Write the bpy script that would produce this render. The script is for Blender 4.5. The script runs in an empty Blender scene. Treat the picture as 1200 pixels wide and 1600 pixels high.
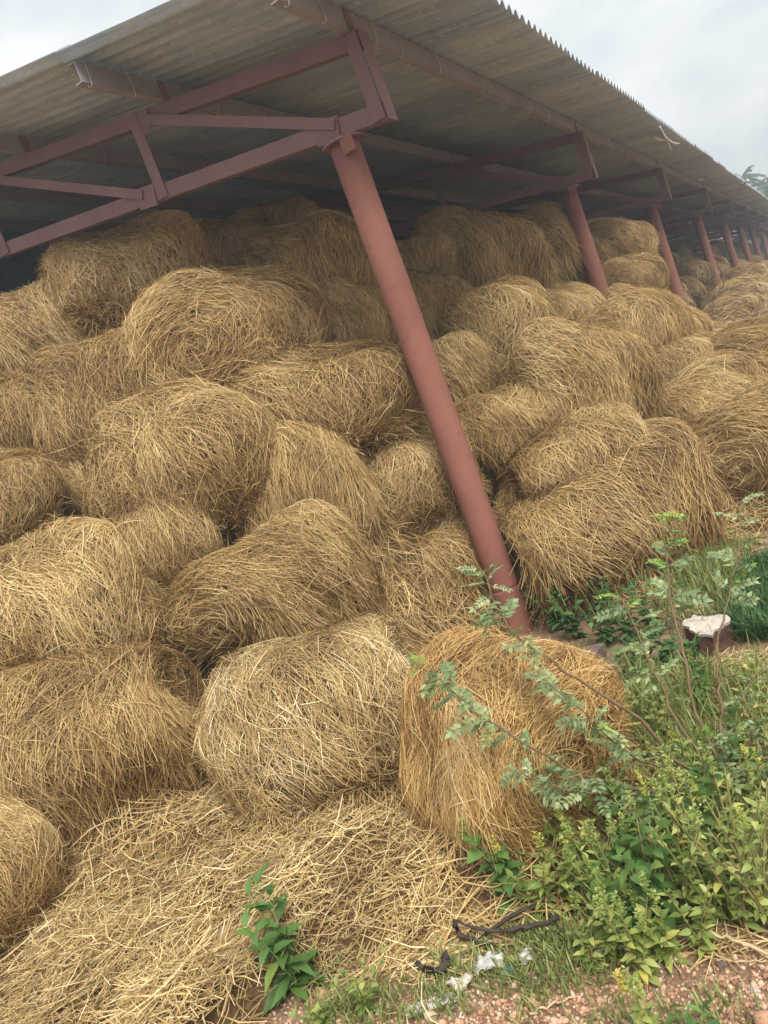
import bpy, bmesh, math, random
import numpy as np
from mathutils import Vector, Matrix

R = math.radians
HAZE = .0075
random.seed(7)
RNG = np.random.default_rng(11)
S = bpy.context.scene
COL = S.collection

# ---------------------------------------------------------------- camera
CAM = np.array([0.0, 0.0, 1.7])
ROLL, PITCH, YAW, FOC = R(20.673), R(6.58), R(32.441), 1250.0
_f0 = np.array([-math.sin(YAW), math.cos(YAW), 0]); _r0 = np.array([math.cos(YAW), math.sin(YAW), 0]); _z = np.array([0, 0, 1.0])
FWD = _f0 * math.cos(PITCH) - _z * math.sin(PITCH)
_u0 = _z * math.cos(PITCH) + _f0 * math.sin(PITCH)
RIGHT = _r0 * math.cos(ROLL) - _u0 * math.sin(ROLL)
UP = _r0 * math.sin(ROLL) + _u0 * math.cos(ROLL)
cd = bpy.data.cameras.new('camera'); cam = bpy.data.objects.new('camera', cd); COL.objects.link(cam)
cd.sensor_fit = 'VERTICAL'; cd.sensor_height = 24.0; cd.sensor_width = 18.0
cd.lens = 24.0 * FOC / 1600.0
cd.clip_start = 0.05; cd.clip_end = 3000
cam.matrix_world = Matrix(((RIGHT[0], UP[0], -FWD[0], CAM[0]), (RIGHT[1], UP[1], -FWD[1], CAM[1]),
                           (RIGHT[2], UP[2], -FWD[2], CAM[2]), (0, 0, 0, 1)))
S.camera = cam

# ---------------------------------------------------------------- sky, sun, exposure
SUN_EL, SUN_AZ = R(50), R(-42)      # direction to the sun: azimuth measured from +X towards +Y
W = bpy.data.worlds.new('World'); S.world = W; W.use_nodes = True
nt = W.node_tree; nt.nodes.clear()
wn = lambda t: nt.nodes.new(t)
out = wn('ShaderNodeOutputWorld'); bg = wn('ShaderNodeBackground'); sky = wn('ShaderNodeTexSky')
sky.sky_type = 'NISHITA'; sky.sun_disc = False; sky.sun_elevation = SUN_EL; sky.sun_rotation = R(90) - SUN_AZ
sky.dust_density = 3.0; sky.air_density = 1.0
tc = wn('ShaderNodeTexCoord'); mp = wn('ShaderNodeMapping'); mp.inputs['Scale'].default_value = (1, 1, 2.2)
n1 = wn('ShaderNodeTexNoise'); n1.inputs['Scale'].default_value = 2.6; n1.inputs['Detail'].default_value = 7; n1.inputs['Roughness'].default_value = .58
n2 = wn('ShaderNodeTexNoise'); n2.inputs['Scale'].default_value = 6.0; n2.inputs['Detail'].default_value = 6
cr = wn('ShaderNodeValToRGB'); cr.color_ramp.elements[0].position = .30; cr.color_ramp.elements[0].color = (.82, .82, .82, 1)
cr.color_ramp.elements[1].position = .62; cr.color_ramp.elements[1].color = (.97, .97, .97, 1)
cc = wn('ShaderNodeValToRGB')
cc.color_ramp.elements[0].position = .38; cc.color_ramp.elements[0].color = (.80, .86, .895, 1)
cc.color_ramp.elements[1].position = .60; cc.color_ramp.elements[1].color = (.99, 1.0, .99, 1)
sc_ = wn('ShaderNodeMix'); sc_.data_type = 'RGBA'; sc_.blend_type = 'MULTIPLY'; sc_.inputs[0].default_value = 1
sc_.inputs[7].default_value = (9.7, 9.75, 9.65, 1)
mx = wn('ShaderNodeMix'); mx.data_type = 'RGBA'
L_ = nt.links.new
L_(tc.outputs['Generated'], mp.inputs['Vector']); L_(mp.outputs[0], n1.inputs['Vector']); L_(mp.outputs[0], n2.inputs['Vector'])
L_(n1.outputs[0], cr.inputs[0]); L_(n2.outputs[0], cc.inputs[0]); L_(cc.outputs[0], sc_.inputs[6])
L_(cr.outputs[0], mx.inputs[0]); L_(sky.outputs[0], mx.inputs[6]); L_(sc_.outputs[2], mx.inputs[7])
L_(mx.outputs[2], bg.inputs['Color']); bg.inputs['Strength'].default_value = .078
L_(bg.outputs[0], out.inputs['Surface'])
sl = bpy.data.lights.new('sun', 'SUN'); sl.energy = 2.9; sl.angle = R(26); sl.color = (1, .95, .87)
so = bpy.data.objects.new('sun', sl); COL.objects.link(so); so.location = (6, -6, 14)
sd = Vector((math.cos(SUN_EL) * math.cos(SUN_AZ), math.cos(SUN_EL) * math.sin(SUN_AZ), math.sin(SUN_EL)))
so.rotation_euler = sd.to_track_quat('Z', 'Y').to_euler()
vs = S.view_settings; vs.view_transform = 'Standard'; vs.look = 'None'; vs.exposure = 0.56; vs.gamma = 1; vs.use_curve_mapping = False
S.cycles.max_bounces = 10; S.cycles.diffuse_bounces = 8; S.cycles.transparent_max_bounces = 4

# ---------------------------------------------------------------- helpers
def ray(px, py): return FWD + RIGHT * ((px - 600) / FOC) + UP * ((800 - py) / FOC)
def at(px, py, d): return CAM + ray(px, py) * d
def on_ground(px, py, z=0.0):
    v = ray(px, py); return CAM + v * ((z - CAM[2]) / v[2])

def tag(o, label=None, cat=None, group=None, kind=None):
    if label: o['label'] = label
    if cat: o['category'] = cat
    if group: o['group'] = group
    if kind: o['kind'] = kind
    return o
def link(name, mesh, parent=None, mat=None):
    o = bpy.data.objects.new(name, mesh); COL.objects.link(o)
    if parent is not None: o.parent = parent
    if mat is not None and mesh is not None and not mesh.materials: mesh.materials.append(mat)
    return o
def empty(name, loc=(0, 0, 0)):
    o = bpy.data.objects.new(name, None); COL.objects.link(o); o.location = loc; o.empty_display_size = .1
    return o
def mesh_np(name, V, F, tone=None, smooth=True):
    """V (n,3), F (m,k) all the same k"""
    V = np.ascontiguousarray(V, dtype=np.float32).reshape(-1, 3); F = np.ascontiguousarray(F, dtype=np.int32)
    m = bpy.data.meshes.new(name); k = F.shape[1]
    m.vertices.add(len(V)); m.vertices.foreach_set('co', V.ravel())
    m.loops.add(F.size); m.loops.foreach_set('vertex_index', F.ravel())
    m.polygons.add(len(F)); m.polygons.foreach_set('loop_start', np.arange(0, F.size, k, dtype=np.int32))
    m.polygons.foreach_set('loop_total', np.full(len(F), k, dtype=np.int32))
    if smooth: m.polygons.foreach_set('use_smooth', np.ones(len(F), dtype=bool))
    if tone is not None:
        a = m.attributes.new('tone', 'FLOAT', 'POINT'); a.data.foreach_set('value', np.ascontiguousarray(tone, dtype=np.float32))
    m.update(calc_edges=True); m.validate()
    return m
def unit(v): return v / np.maximum(np.linalg.norm(v, axis=-1, keepdims=True), 1e-9)
def ribbons(P, side, width, taper=.55):
    """P (n,k,3) spine points, side (n,3), width (n,) -> V, F"""
    n, k, _ = P.shape
    t = np.full(k, 1.0); t[0] = taper; t[-1] = taper
    off = side[:, None, :] * (width[:, None] * .5 * t[None, :])[:, :, None]
    V = np.stack([P - off, P + off], 2).reshape(n * k * 2, 3)
    b = (np.arange(n) * k * 2)[:, None] + (np.arange(k - 1) * 2)[None, :]
    F = np.stack([b, b + 1, b + 3, b + 2], -1).reshape(-1, 4)
    return V, F
class Lump:
    """smooth low frequency noise, sums of sines"""
    def __init__(s, rng, freqs, amps, per=5):
        s.k = []; 
        for f, a in zip(freqs, amps):
            for _ in range(per):
                d = rng.normal(size=3); d /= np.linalg.norm(d)
                s.k.append((d * f * rng.uniform(.7, 1.3), rng.uniform(0, 6.28), a / math.sqrt(per) * 1.4))
    def __call__(s, p):
        r = np.zeros(p.shape[:-1])
        for d, ph, a in s.k: r = r + a * np.sin(p @ d + ph)
        return r

def tube_np(pts, radii, seg=6):
    pts = np.asarray(pts, float); n = len(pts)
    T = np.gradient(pts, axis=0); T = unit(T)
    ref = np.array([0, 0, 1.0]) if abs(T[:, 2]).mean() < .8 else np.array([1.0, 0, 0])
    A = unit(np.cross(T, ref)); B = np.cross(T, A)
    th = np.linspace(0, 2 * math.pi, seg, endpoint=False)
    r = np.asarray(radii, float)[:, None, None] * np.ones((n, seg, 1))
    V = pts[:, None, :] + r * (np.cos(th)[None, :, None] * A[:, None, :] + np.sin(th)[None, :, None] * B[:, None, :])
    V = V.reshape(-1, 3); i = np.arange(n - 1)[:, None] * seg; j = np.arange(seg)[None, :]
    F = np.stack([i + j, i + (j + 1) % seg, i + seg + (j + 1) % seg, i + seg + j], -1).reshape(-1, 4)
    return V, F
def tube(name, pts, radii, mat, parent=None, seg=6):
    if np.isscalar(radii): radii = np.full(len(pts), radii)
    V, F = tube_np(pts, radii, seg)
    n = len(V)
    V = np.vstack([V, [pts[0]], [pts[-1]]]); caps = []
    for j in range(seg):
        caps.append([n, n, (j + 1) % seg, j]); caps.append([n + 1, n + 1, n - seg + j, n - seg + (j + 1) % seg])
    m = bpy.data.meshes.new(name)
    faces = [tuple(f) for f in F] + [(c[0], c[2], c[3]) for c in caps]
    m.from_pydata([tuple(v) for v in V], [], faces); m.polygons.foreach_set('use_smooth', [True] * len(m.polygons)); m.update()
    return link(name, m, parent, mat)
def smooth_path(pts, n):
    """Catmull-Rom through points"""
    P = np.asarray(pts, float); P = np.vstack([2 * P[0] - P[1], P, 2 * P[-1] - P[-2]])
    out = []; m = len(P) - 3
    for t in np.linspace(0, m - 1e-6, n):
        i = int(t); u = t - i; a, b, c, d = P[i:i + 4]
        out.append(.5 * (2 * b + (c - a) * u + (2 * a - 5 * b + 4 * c - d) * u * u + (3 * b - a - 3 * c + d) * u ** 3))
    return np.array(out)
def prism_mesh(name, prof, p0, p1, up=(0, 0, 1)):
    """profile polygon (side, up) swept from p0 to p1"""
    p0, p1 = Vector(p0), Vector(p1); d = (p1 - p0).normalized(); u = Vector(up); s = d.cross(u).normalized(); u = s.cross(d).normalized()
    n = len(prof); V = [p0 + s * a + u * b for a, b in prof] + [p1 + s * a + u * b for a, b in prof]
    F = [(i, (i + 1) % n, n + (i + 1) % n, n + i) for i in range(n)] + [tuple(range(n - 1, -1, -1)), tuple(range(n, 2 * n))]
    m = bpy.data.meshes.new(name); m.from_pydata(V, [], F); m.update()
    bm = bmesh.new(); bm.from_mesh(m); bmesh.ops.recalc_face_normals(bm, faces=bm.faces); bm.to_mesh(m); bm.free()
    return m
def prism(name, prof, p0, p1, mat, parent=None, up=(0, 0, 1)):
    return link(name, prism_mesh(name, prof, p0, p1, up), parent, mat)
def box_prof(w, h): return [(-w / 2, -h / 2), (w / 2, -h / 2), (w / 2, h / 2), (-w / 2, h / 2)]
def angle_prof(w, h, t=.008, flip=1):      # L section: a web with a flange along its lower edge
    p = [(0, -h / 2), (w, -h / 2), (w, -h / 2 + t), (t, -h / 2 + t), (t, h / 2), (0, h / 2)]
    return p if flip > 0 else [(-a, b) for a, b in p][::-1]

# ---------------------------------------------------------------- materials
def new_mat(name):
    m = bpy.data.materials.new(name); m.use_nodes = True; t = m.node_tree
    return m, t, t.nodes['Principled BSDF']
def ramp(t, stops, src=None):
    r = t.nodes.new('ShaderNodeValToRGB'); e = r.color_ramp.elements
    while len(e) < len(stops): e.new(.5)
    for k, (p, c) in enumerate(stops): e[k].position = p; e[k].color = (*c, 1) if len(c) == 3 else c
    if src is not None: t.links.new(src, r.inputs[0])
    return r
def noise(t, scale, detail=4, rough=.55, vec=None, dim3=True):
    n = t.nodes.new('ShaderNodeTexNoise'); n.inputs['Scale'].default_value = scale; n.inputs['Detail'].default_value = detail
    n.inputs['Roughness'].default_value = rough
    if vec is not None: t.links.new(vec, n.inputs['Vector'])
    return n
def coords(t, kind='Object', scale=None):
    c = t.nodes.new('ShaderNodeTexCoord'); o = c.outputs[kind]
    if scale:
        m = t.nodes.new('ShaderNodeMapping'); m.inputs['Scale'].default_value = scale; t.links.new(o, m.inputs['Vector']); o = m.outputs[0]
    return o
def mix(t, a, b, fac, mode='MIX'):
    m = t.nodes.new('ShaderNodeMix'); m.data_type = 'RGBA'; m.blend_type = mode
    for sock, v in ((m.inputs[0], fac), (m.inputs[6], a), (m.inputs[7], b)):
        if hasattr(v, 'is_linked') or hasattr(v, 'links'): t.links.new(v, sock)
        elif isinstance(v, (int, float)): sock.default_value = v
        else: sock.default_value = (*v, 1) if len(v) == 3 else v
    return m.outputs[2]
def bump(t, bs, h, strength=.5, dist=.01):
    b = t.nodes.new('ShaderNodeBump'); b.inputs['Strength'].default_value = strength; b.inputs['Distance'].default_value = dist
    t.links.new(h, b.inputs['Height']); t.links.new(b.outputs[0], bs.inputs['Normal'])
def attr(t, name='tone'):
    a = t.nodes.new('ShaderNodeAttribute'); a.attribute_name = name; return a.outputs['Fac']
def obj_rand(t):
    return t.nodes.new('ShaderNodeObjectInfo').outputs['Random']

def straw_mat(name, stops, tint=((.86, .80, .72), (1.1, 1.06, 1.0)), rough=.62):
    m, t, b = new_mat(name)
    r = ramp(t, stops, attr(t))
    tr = ramp(t, [(0, tint[0]), (1, tint[1])], obj_rand(t))
    c = mix(t, r.outputs[0], tr.outputs[0], 1.0, 'MULTIPLY')
    nz = noise(t, 3.4, 5, .65, coords(t, 'Object')); pt = ramp(t, [(.34, (.74, .70, .66)), (.5, (1, .98, .95)), (.68, (1.10, 1.10, 1.06))], nz.outputs[0])
    c = mix(t, c, pt.outputs[0], 1.0, 'MULTIPLY')
    t.links.new(c, b.inputs['Base Color']); b.inputs['Roughness'].default_value = rough; b.inputs['Specular IOR Level'].default_value = .35
    return m
M_STRAW = straw_mat('straw', [(0, (.14, .080, .032)), (.25, (.33, .215, .09)), (.6, (.53, .383, .172)), (.88, (.68, .53, .27)), (1, (.78, .66, .40))])
M_ORANGE = straw_mat('bright_orange_straw', [(0, (.20, .10, .035)), (.25, (.48, .28, .10)), (.6, (.70, .47, .19)), (.9, (.82, .63, .32)), (1, (.86, .74, .48))], tint=((1, 1, 1), (1, 1, 1)))  # more orange straw; brightness of lying in the open put into the colour
M_PALE = straw_mat('pale_straw', [(0, (.14, .08, .04)), (.25, (.32, .21, .09)), (.6, (.51, .36, .155)), (.9, (.68, .52, .26)), (1, (.84, .73, .47))], tint=((1, 1, 1), (1, 1, 1)))
M_SPILL = straw_mat('spilled_straw', [(0, (.16, .09, .04)), (.25, (.36, .24, .10)), (.6, (.58, .42, .19)), (.9, (.76, .61, .32)), (1, (.86, .75, .50))], tint=((1, 1, 1), (1, 1, 1)))
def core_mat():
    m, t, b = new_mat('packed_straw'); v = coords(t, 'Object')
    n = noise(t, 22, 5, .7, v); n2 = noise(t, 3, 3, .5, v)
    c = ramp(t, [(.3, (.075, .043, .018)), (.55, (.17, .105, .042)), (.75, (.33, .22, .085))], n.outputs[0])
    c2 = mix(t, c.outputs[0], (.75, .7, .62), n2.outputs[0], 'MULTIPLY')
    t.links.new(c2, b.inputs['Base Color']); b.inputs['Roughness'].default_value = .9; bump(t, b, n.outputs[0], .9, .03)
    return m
M_CORE = core_mat()  # darker than the strands, so the shade of the gaps is in its colour
def paint_mat(name, base, dark, chip=.64):
    m, t, b = new_mat(name); v = coords(t, 'Object')
    n = noise(t, 3.0, 6, .6, v); n2 = noise(t, 38, 3, .5, v); n3 = noise(t, 13, 8, .7, v)
    c = ramp(t, [(.3, dark), (.6, base)], n.outputs[0])
    k = ramp(t, [(chip, (0, 0, 0)), (chip + .03, (1, 1, 1))], n3.outputs[0])
    c2 = mix(t, c.outputs[0], (.13, .055, .035), k.outputs[0])
    t.links.new(c2, b.inputs['Base Color']); b.inputs['Roughness'].default_value = .74; b.inputs['Specular IOR Level'].default_value = .3
    bump(t, b, n2.outputs[0], .15, .002)
    return m
M_PAINT = paint_mat('red_oxide_paint', (.30, .125, .092), (.235, .097, .074), .635)
M_PAINT2 = paint_mat('shaded_red_oxide_paint', (.265, .155, .148), (.21, .125, .128), .70)  # column paint, greyer: the shade under the roof is put into the colour
M_PURLIN = paint_mat('pale_purlin_paint', (.36, .33, .345), (.30, .275, .29), .72)  # same paint as the truss, set paler and greyer
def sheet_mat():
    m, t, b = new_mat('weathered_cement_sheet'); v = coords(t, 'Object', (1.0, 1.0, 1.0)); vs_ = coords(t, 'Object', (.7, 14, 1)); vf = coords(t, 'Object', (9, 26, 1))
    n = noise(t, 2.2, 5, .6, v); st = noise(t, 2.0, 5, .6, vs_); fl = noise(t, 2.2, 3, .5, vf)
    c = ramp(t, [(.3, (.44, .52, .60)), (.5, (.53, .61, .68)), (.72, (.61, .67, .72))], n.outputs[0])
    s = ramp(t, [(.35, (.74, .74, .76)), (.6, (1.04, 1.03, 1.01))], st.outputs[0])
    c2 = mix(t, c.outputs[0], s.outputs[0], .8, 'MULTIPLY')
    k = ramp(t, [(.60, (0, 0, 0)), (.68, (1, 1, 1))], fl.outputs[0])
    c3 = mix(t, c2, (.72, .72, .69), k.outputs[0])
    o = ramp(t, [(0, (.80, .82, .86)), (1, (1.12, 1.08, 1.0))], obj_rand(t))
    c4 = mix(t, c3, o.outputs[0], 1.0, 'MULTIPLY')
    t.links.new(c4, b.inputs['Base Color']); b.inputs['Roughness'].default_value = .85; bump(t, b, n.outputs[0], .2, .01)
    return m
M_SHEET = sheet_mat()  # base colour raised and blued to make up for dim warm light underneath
def plain(name, c, rough=.6, var=.25, scale=12, metallic=0, bmp=.2):
    m, t, b = new_mat(name); v = coords(t, 'Object'); n = noise(t, scale, 5, .6, v)
    r = ramp(t, [(.3, tuple(x * (1 - var) for x in c)), (.7, tuple(min(1, x * (1 + var)) for x in c))], n.outputs[0])
    t.links.new(r.outputs[0], b.inputs['Base Color']); b.inputs['Roughness'].default_value = rough; b.inputs['Metallic'].default_value = metallic
    if bmp: bump(t, b, n.outputs[0], bmp, .01)
    return m
M_TEAL = plain('shade_teal_sheet', (.085, .17, .21), .7, .25, 2)  # teal of the shadowed, veiled interior put into the sheet colour
M_HOOK = plain('galvanised_steel', (.62, .60, .57), .45, .15, 30, .3)
M_WHITE = plain('white_plastic', (.50, .48, .45), .45, .3, 20)
M_BLUE = plain('blue_plastic', (.10, .30, .48), .4, .2, 20)
M_CHAR = plain('charred_wood', (.055, .038, .030), .8, .5, 30, 0, .8)
M_ROCK = plain('brown_stone', (.17, .12, .095), .85, .4, 14, 0, .8)
M_BRIGHT = plain('white_strip_plastic', (.84, .84, .83), .5, .05, 20)
M_STALK = plain('dry_stalk', (.55, .41, .24), .7, .25, 20)
M_CUTTOP = plain('bleached_cut_wood', (.50, .44, .385), .85, .30, 22, 0, .8)
M_BARK = plain('reddish_bark', (.14, .07, .05), .9, .55, 18, 0, 1.0)
M_TWIG = plain('shrub_bark', (.20, .135, .07), .8, .35, 40, 0, .4)
M_STEM = plain('weed_stem', (.25, .21, .08), .6, .4, 15)
M_GSTEM = plain('green_stem', (.17, .25, .06), .6, .3, 15)
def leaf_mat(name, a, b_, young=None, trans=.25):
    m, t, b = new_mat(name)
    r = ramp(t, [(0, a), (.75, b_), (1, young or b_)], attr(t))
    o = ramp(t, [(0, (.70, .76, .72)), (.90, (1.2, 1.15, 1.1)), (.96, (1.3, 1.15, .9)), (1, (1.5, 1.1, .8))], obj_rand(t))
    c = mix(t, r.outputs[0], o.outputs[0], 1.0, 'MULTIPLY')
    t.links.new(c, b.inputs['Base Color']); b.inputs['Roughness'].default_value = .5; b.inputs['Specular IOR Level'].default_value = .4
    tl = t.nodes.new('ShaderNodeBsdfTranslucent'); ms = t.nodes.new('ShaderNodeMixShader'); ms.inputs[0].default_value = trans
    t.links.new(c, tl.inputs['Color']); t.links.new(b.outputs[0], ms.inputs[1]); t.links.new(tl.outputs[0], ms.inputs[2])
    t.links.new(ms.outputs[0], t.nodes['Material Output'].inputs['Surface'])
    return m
M_GREYLEAF = leaf_mat('grey_green_leaf', (.14, .21, .08), (.31, .40, .20), (.42, .50, .28))
M_YOUNG = leaf_mat('young_leaf', (.17, .30, .05), (.30, .45, .10), (.38, .50, .14))
M_WEED = leaf_mat('weed_leaf', (.16, .225, .05), (.33, .41, .115), (.50, .53, .18))
M_SEED = leaf_mat('seedling_leaf', (.08, .17, .045), (.17, .30, .08), (.25, .38, .12))
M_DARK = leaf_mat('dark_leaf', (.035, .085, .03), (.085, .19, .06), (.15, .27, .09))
M_GRASS = leaf_mat('grass_blade', (.12, .17, .045), (.27, .33, .10), (.50, .46, .20))
M_TREE = leaf_mat('tree_leaf', (.035, .07, .025), (.10, .16, .05), (.16, .22, .08))

# ---------------------------------------------------------------- ground
def gz(x, y):
    x = np.asarray(x, float); y = np.asarray(y, float)
    z = .018 * np.sin(2.1 * x + 1) * np.cos(1.7 * y) + .012 * np.sin(4.3 * x - 2.2 * y) + .006 * np.sin(9 * x + 7 * y)
    return z * np.exp(-((x / 14) ** 2 + ((y - 5) / 14) ** 2))
def build_ground():
    ax = np.unique(np.concatenate([np.linspace(-600, -20, 14), np.linspace(-20, -7, 14), np.linspace(-7, 3, 101), np.linspace(3, 20, 18), np.linspace(20, 600, 14)]))
    ay = np.unique(np.concatenate([np.linspace(-600, -20, 10), np.linspace(-20, 0, 12), np.linspace(0, 9, 91), np.linspace(9, 70, 60), np.linspace(70, 900, 20)]))
    X, Y = np.meshgrid(ax, ay, indexing='ij'); Z = gz(X, Y)
    V = np.stack([X, Y, Z], -1).reshape(-1, 3); n, k = X.shape
    i = (np.arange(n - 1)[:, None] * k + np.arange(k - 1)[None, :]).ravel()
    m = mesh_np('ground', V, np.stack([i, i + k, i + k + 1, i + 1], -1))
    mt, t, b = new_mat('reddish_gravelly_soil'); v = coords(t, 'Object')
    n1 = noise(t, 1.3, 5, .6, v); n2 = noise(t, 45, 4, .6, v); n3 = noise(t, .9, 4, .6, v)
    vo = t.nodes.new('ShaderNodeTexVoronoi'); vo.inputs['Scale'].default_value = 70; t.links.new(v, vo.inputs['Vector'])
    c = ramp(t, [(.3, (.17, .11, .07)), (.55, (.30, .205, .135)), (.75, (.43, .315, .22))], n2.outputs[0])
    p = ramp(t, [(0, (.7, .6, .55)), (1, (1.15, 1.1, 1.0))], vo.outputs['Color'])
    c2 = mix(t, c.outputs[0], p.outputs[0], .8, 'MULTIPLY')
    g = ramp(t, [(.56, (0, 0, 0)), (.72, (1, 1, 1))], n3.outputs[0])
    c3 = mix(t, c2, (.13, .15, .055), g.outputs[0])
    t.links.new(c3, b.inputs['Base Color']); b.inputs['Roughness'].default_value = .95; bump(t, b, vo.outputs['Distance'], .5, .01)
    tag(link('ground', m, None, mt), kind='structure')
build_ground()

# ---------------------------------------------------------------- the shed
SLOPE = .235
def roof_z(x): return 4.035 + SLOPE * (-2.0 - x)           # underside of the sheets
COLX = -2.347
COLY = [4.78, 9.91, 15.06, 20.7, 26.0, 30.9, 35.7, 40.6, 45.6, 50.6, 55.6]
Y0, Y1 = 3.97, 57.4
shed = tag(empty('hay_shed', (COLX, COLY[0], 0)), 'long open shed with red pipe columns, steel trusses and corrugated grey roof', 'shed')
SH = Vector(shed.location)
def sh(p): return Vector(p) - SH
def build_shed():
    # columns
    m = None
    for i, y in enumerate(COLY):
        if m is None:
            seg = 28; zs = [-.06, .0, .30, .318, .320, .323, .325, .345, .6, 1.5, 2.4, 3.37]; rs = [.0995, .0995, .0995, .0995, .0975, .0975, .0995, .0995, .0995, .099, .099, .0985]
            V = []; F = []
            for z, r in zip(zs, rs):
                for j in range(seg):
                    a = 2 * math.pi * j / seg; V.append((r * math.cos(a), r * math.sin(a), z))
            for k in range(len(zs) - 1):
                for j in range(seg): F.append((k * seg + j, k * seg + (j + 1) % seg, (k + 1) * seg + (j + 1) % seg, (k + 1) * seg + j))
            F.append(tuple(range((len(zs) - 1) * seg, len(zs) * seg)))
            m = bpy.data.meshes.new('column'); m.from_pydata(V, [], F); m.polygons.foreach_set('use_smooth', [True] * (len(F) - 1) + [False]); m.update()
            m.materials.append(M_PAINT)
        c = link('column', m, shed); c.location = sh((COLX, y, 0)); c.rotation_euler = (0, 0, i * 1.3)
        # cap plate and the side lug that grips the chord
        bm = bmesh.new(); bmesh.ops.create_cone(bm, cap_ends=True, segments=24, radius1=.14, radius2=.14, depth=.014)
        me = bpy.data.meshes.new('cap_plate'); bm.to_mesh(me); bm.free()
        cp = link('cap_plate', me, c, M_PAINT2); cp.location = (0, 0, 3.378)
        cp.rotation_euler = (0, R(9.5), 0); cp.rotation_euler.rotate_axis('Z', 0)
        cp.rotation_euler = (0, R(10), -i * 1.3) if False else (0, 0, 0)
        lg = prism('clamp_lug', box_prof(.09, .11), (.08, -.118, 3.33), (.08, -.108, 3.33), M_PAINT, c); lg.rotation_euler = (0, 0, -i * 1.3)
    # trusses
    bot = lambda x: 3.42 + .19 * (-2.03 - x)               # centre of bottom chord
    top = lambda x: 3.855 + SLOPE * (-2.0 - x)             # centre of top chord
    XE = -8.15
    posts = [-2.055, -3.85, -5.65, -7.45]
    proto = None
    for i, y in enumerate(COLY):
        if i == 0:
            t0 = prism('truss', angle_prof(.07, .105), sh((-1.995, y, bot(-1.995))), sh((XE, y, bot(XE))), M_PAINT2, shed)
            kids = []
            def kid(name, prof, a, b):
                up = (0, 0, 1) if abs(a[0] - b[0]) > .1 else (0, 1, 0)
                kids.append(prism(name, prof, sh(a), sh(b), M_PAINT2, t0, up))
            kid('top_chord', angle_prof(.07, .10), (-2.0, y + .0, top(-2.0)), (XE, y, top(XE)))
            for x in posts:
                kid('post', [(a, b) for a, b in ((-.045, -.035), (-.045, -.027), (.037, -.027), (.037, .035), (.045, .035), (.045, -.035))], (x, y + .02, bot(x) - .045), (x, y + .02, top(x) + .045))
            for xa, xb in ((-2.35, -3.72), (-4.02, -5.52), (-5.82, -7.32)):
                kid('brace', box_prof(.012, .07), (xa, y - .020, bot(xa) + .02), (xb, y - .020, top(xb) - .03))
            for x in (-2.42, -3.80, -4.0, -5.6):
                zz = bot(x) if x in (-2.42, -4.0) else top(x) - .03
                kid('gusset', box_prof(.006, .15), (x - .085, y - .009, zz + .016), (x + .085, y - .009, zz - .020))
            kid('end_plate', box_prof(.006, .12), (-1.988, y + .035, bot(-2.0) - .06), (-1.988, y + .035, top(-2.0) + .055))
            proto = (t0, kids)
        else:
            t = proto[0].copy(); COL.objects.link(t); t.location = (0, y - COLY[0], 0)
            for k in proto[1]:
                d = k.copy(); COL.objects.link(d); d.parent = t
    # purlins (channels) with hook bolts
    def hook():
        p = [(0, 0, .13), (0, 0, .02), (0, -.004, -.012), (-.010, -.006, -.026), (-.026, -.006, -.026), (-.032, -.004, -.012)]
        V, F = tube_np(np.array(p), np.full(len(p), .0036), 5); return mesh_np('hook_bolt', V, F)
    hm = hook(); hm.materials.append(M_HOOK)
    for x in (-2.07, -3.55, -5.0, -6.45, -7.9):
        zc = roof_z(x) - .065
        prof = [(-.03, -.065), (.03, -.065), (.03, -.058), (-.023, -.058), (-.023, .058), (.03, .058), (.03, .0645), (-.03, .0645)]
        prof = [(-a, b) for a, b in prof][::-1]
        p = prism('purlin', prof, sh((x, 4.03, zc)), sh((x, Y1 - .2, zc)), M_PURLIN, shed)
        y = 4.1; k = 0
        while y < 15 and x > -6:
            h = link('hook_bolt', hm, p); h.location = sh((x + .042, y, zc - .062)); h.rotation_euler = (random.uniform(-.12, .12), random.uniform(-.1, .1), random.uniform(-.5, .5))
            y += .62 * random.choice((.6, 1, 1, 1.4)); k += 1
        for yc in COLY:   # cleat that holds the purlin on the truss
            prism('cleat', box_prof(.006, .13), sh((x + .036, yc - .03, zc)), sh((x + .036, yc + .04, zc)), M_PAINT2, p)
    # corrugated sheets
    pitch, waves, amp = .134, 8, .024
    sw = pitch * waves; ang = math.atan(SLOPE)
    spans = [(-1.367, -3.60), (-3.45, -5.75), (-5.60, -8.35)]
    meshes = []
    for (xa, xb) in spans:
        Lx = (xa - xb) / math.cos(ang); n = waves * 8 + 5; ys = np.linspace(0, sw + pitch * .5, n)
        prof = amp * np.cos(2 * math.pi * ys / pitch); nx = 5
        xs = np.linspace(0, -Lx, nx); V = []; F = []
        for lay in (0, .0065):
            for q in xs:
                for yy, zz in zip(ys, prof): V.append((q, yy, zz + lay))
        for lay in range(2):
            o = lay * nx * n
            for a in range(nx - 1):
                for b in range(n - 1):
                    f = (o + a * n + b, o + a * n + b + 1, o + (a + 1) * n + b + 1, o + (a + 1) * n + b); F.append(f if lay else f[::-1])
        o = nx * n
        for b in range(n - 1): F.append((b, b + 1, o + b + 1, o + b)); e = (nx - 1) * n; F.append((e + b + 1, e + b, o + e + b, o + e + b + 1))
        for a in range(nx - 1): F.append((a * n, o + a * n, o + (a + 1) * n, (a + 1) * n)); e = n - 1; F.append((a * n + e, (a + 1) * n + e, o + (a + 1) * n + e, o + a * n + e))
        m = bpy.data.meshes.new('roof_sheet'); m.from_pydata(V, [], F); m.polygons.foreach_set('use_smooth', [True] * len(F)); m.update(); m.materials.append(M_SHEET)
        meshes.append(m)
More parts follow.
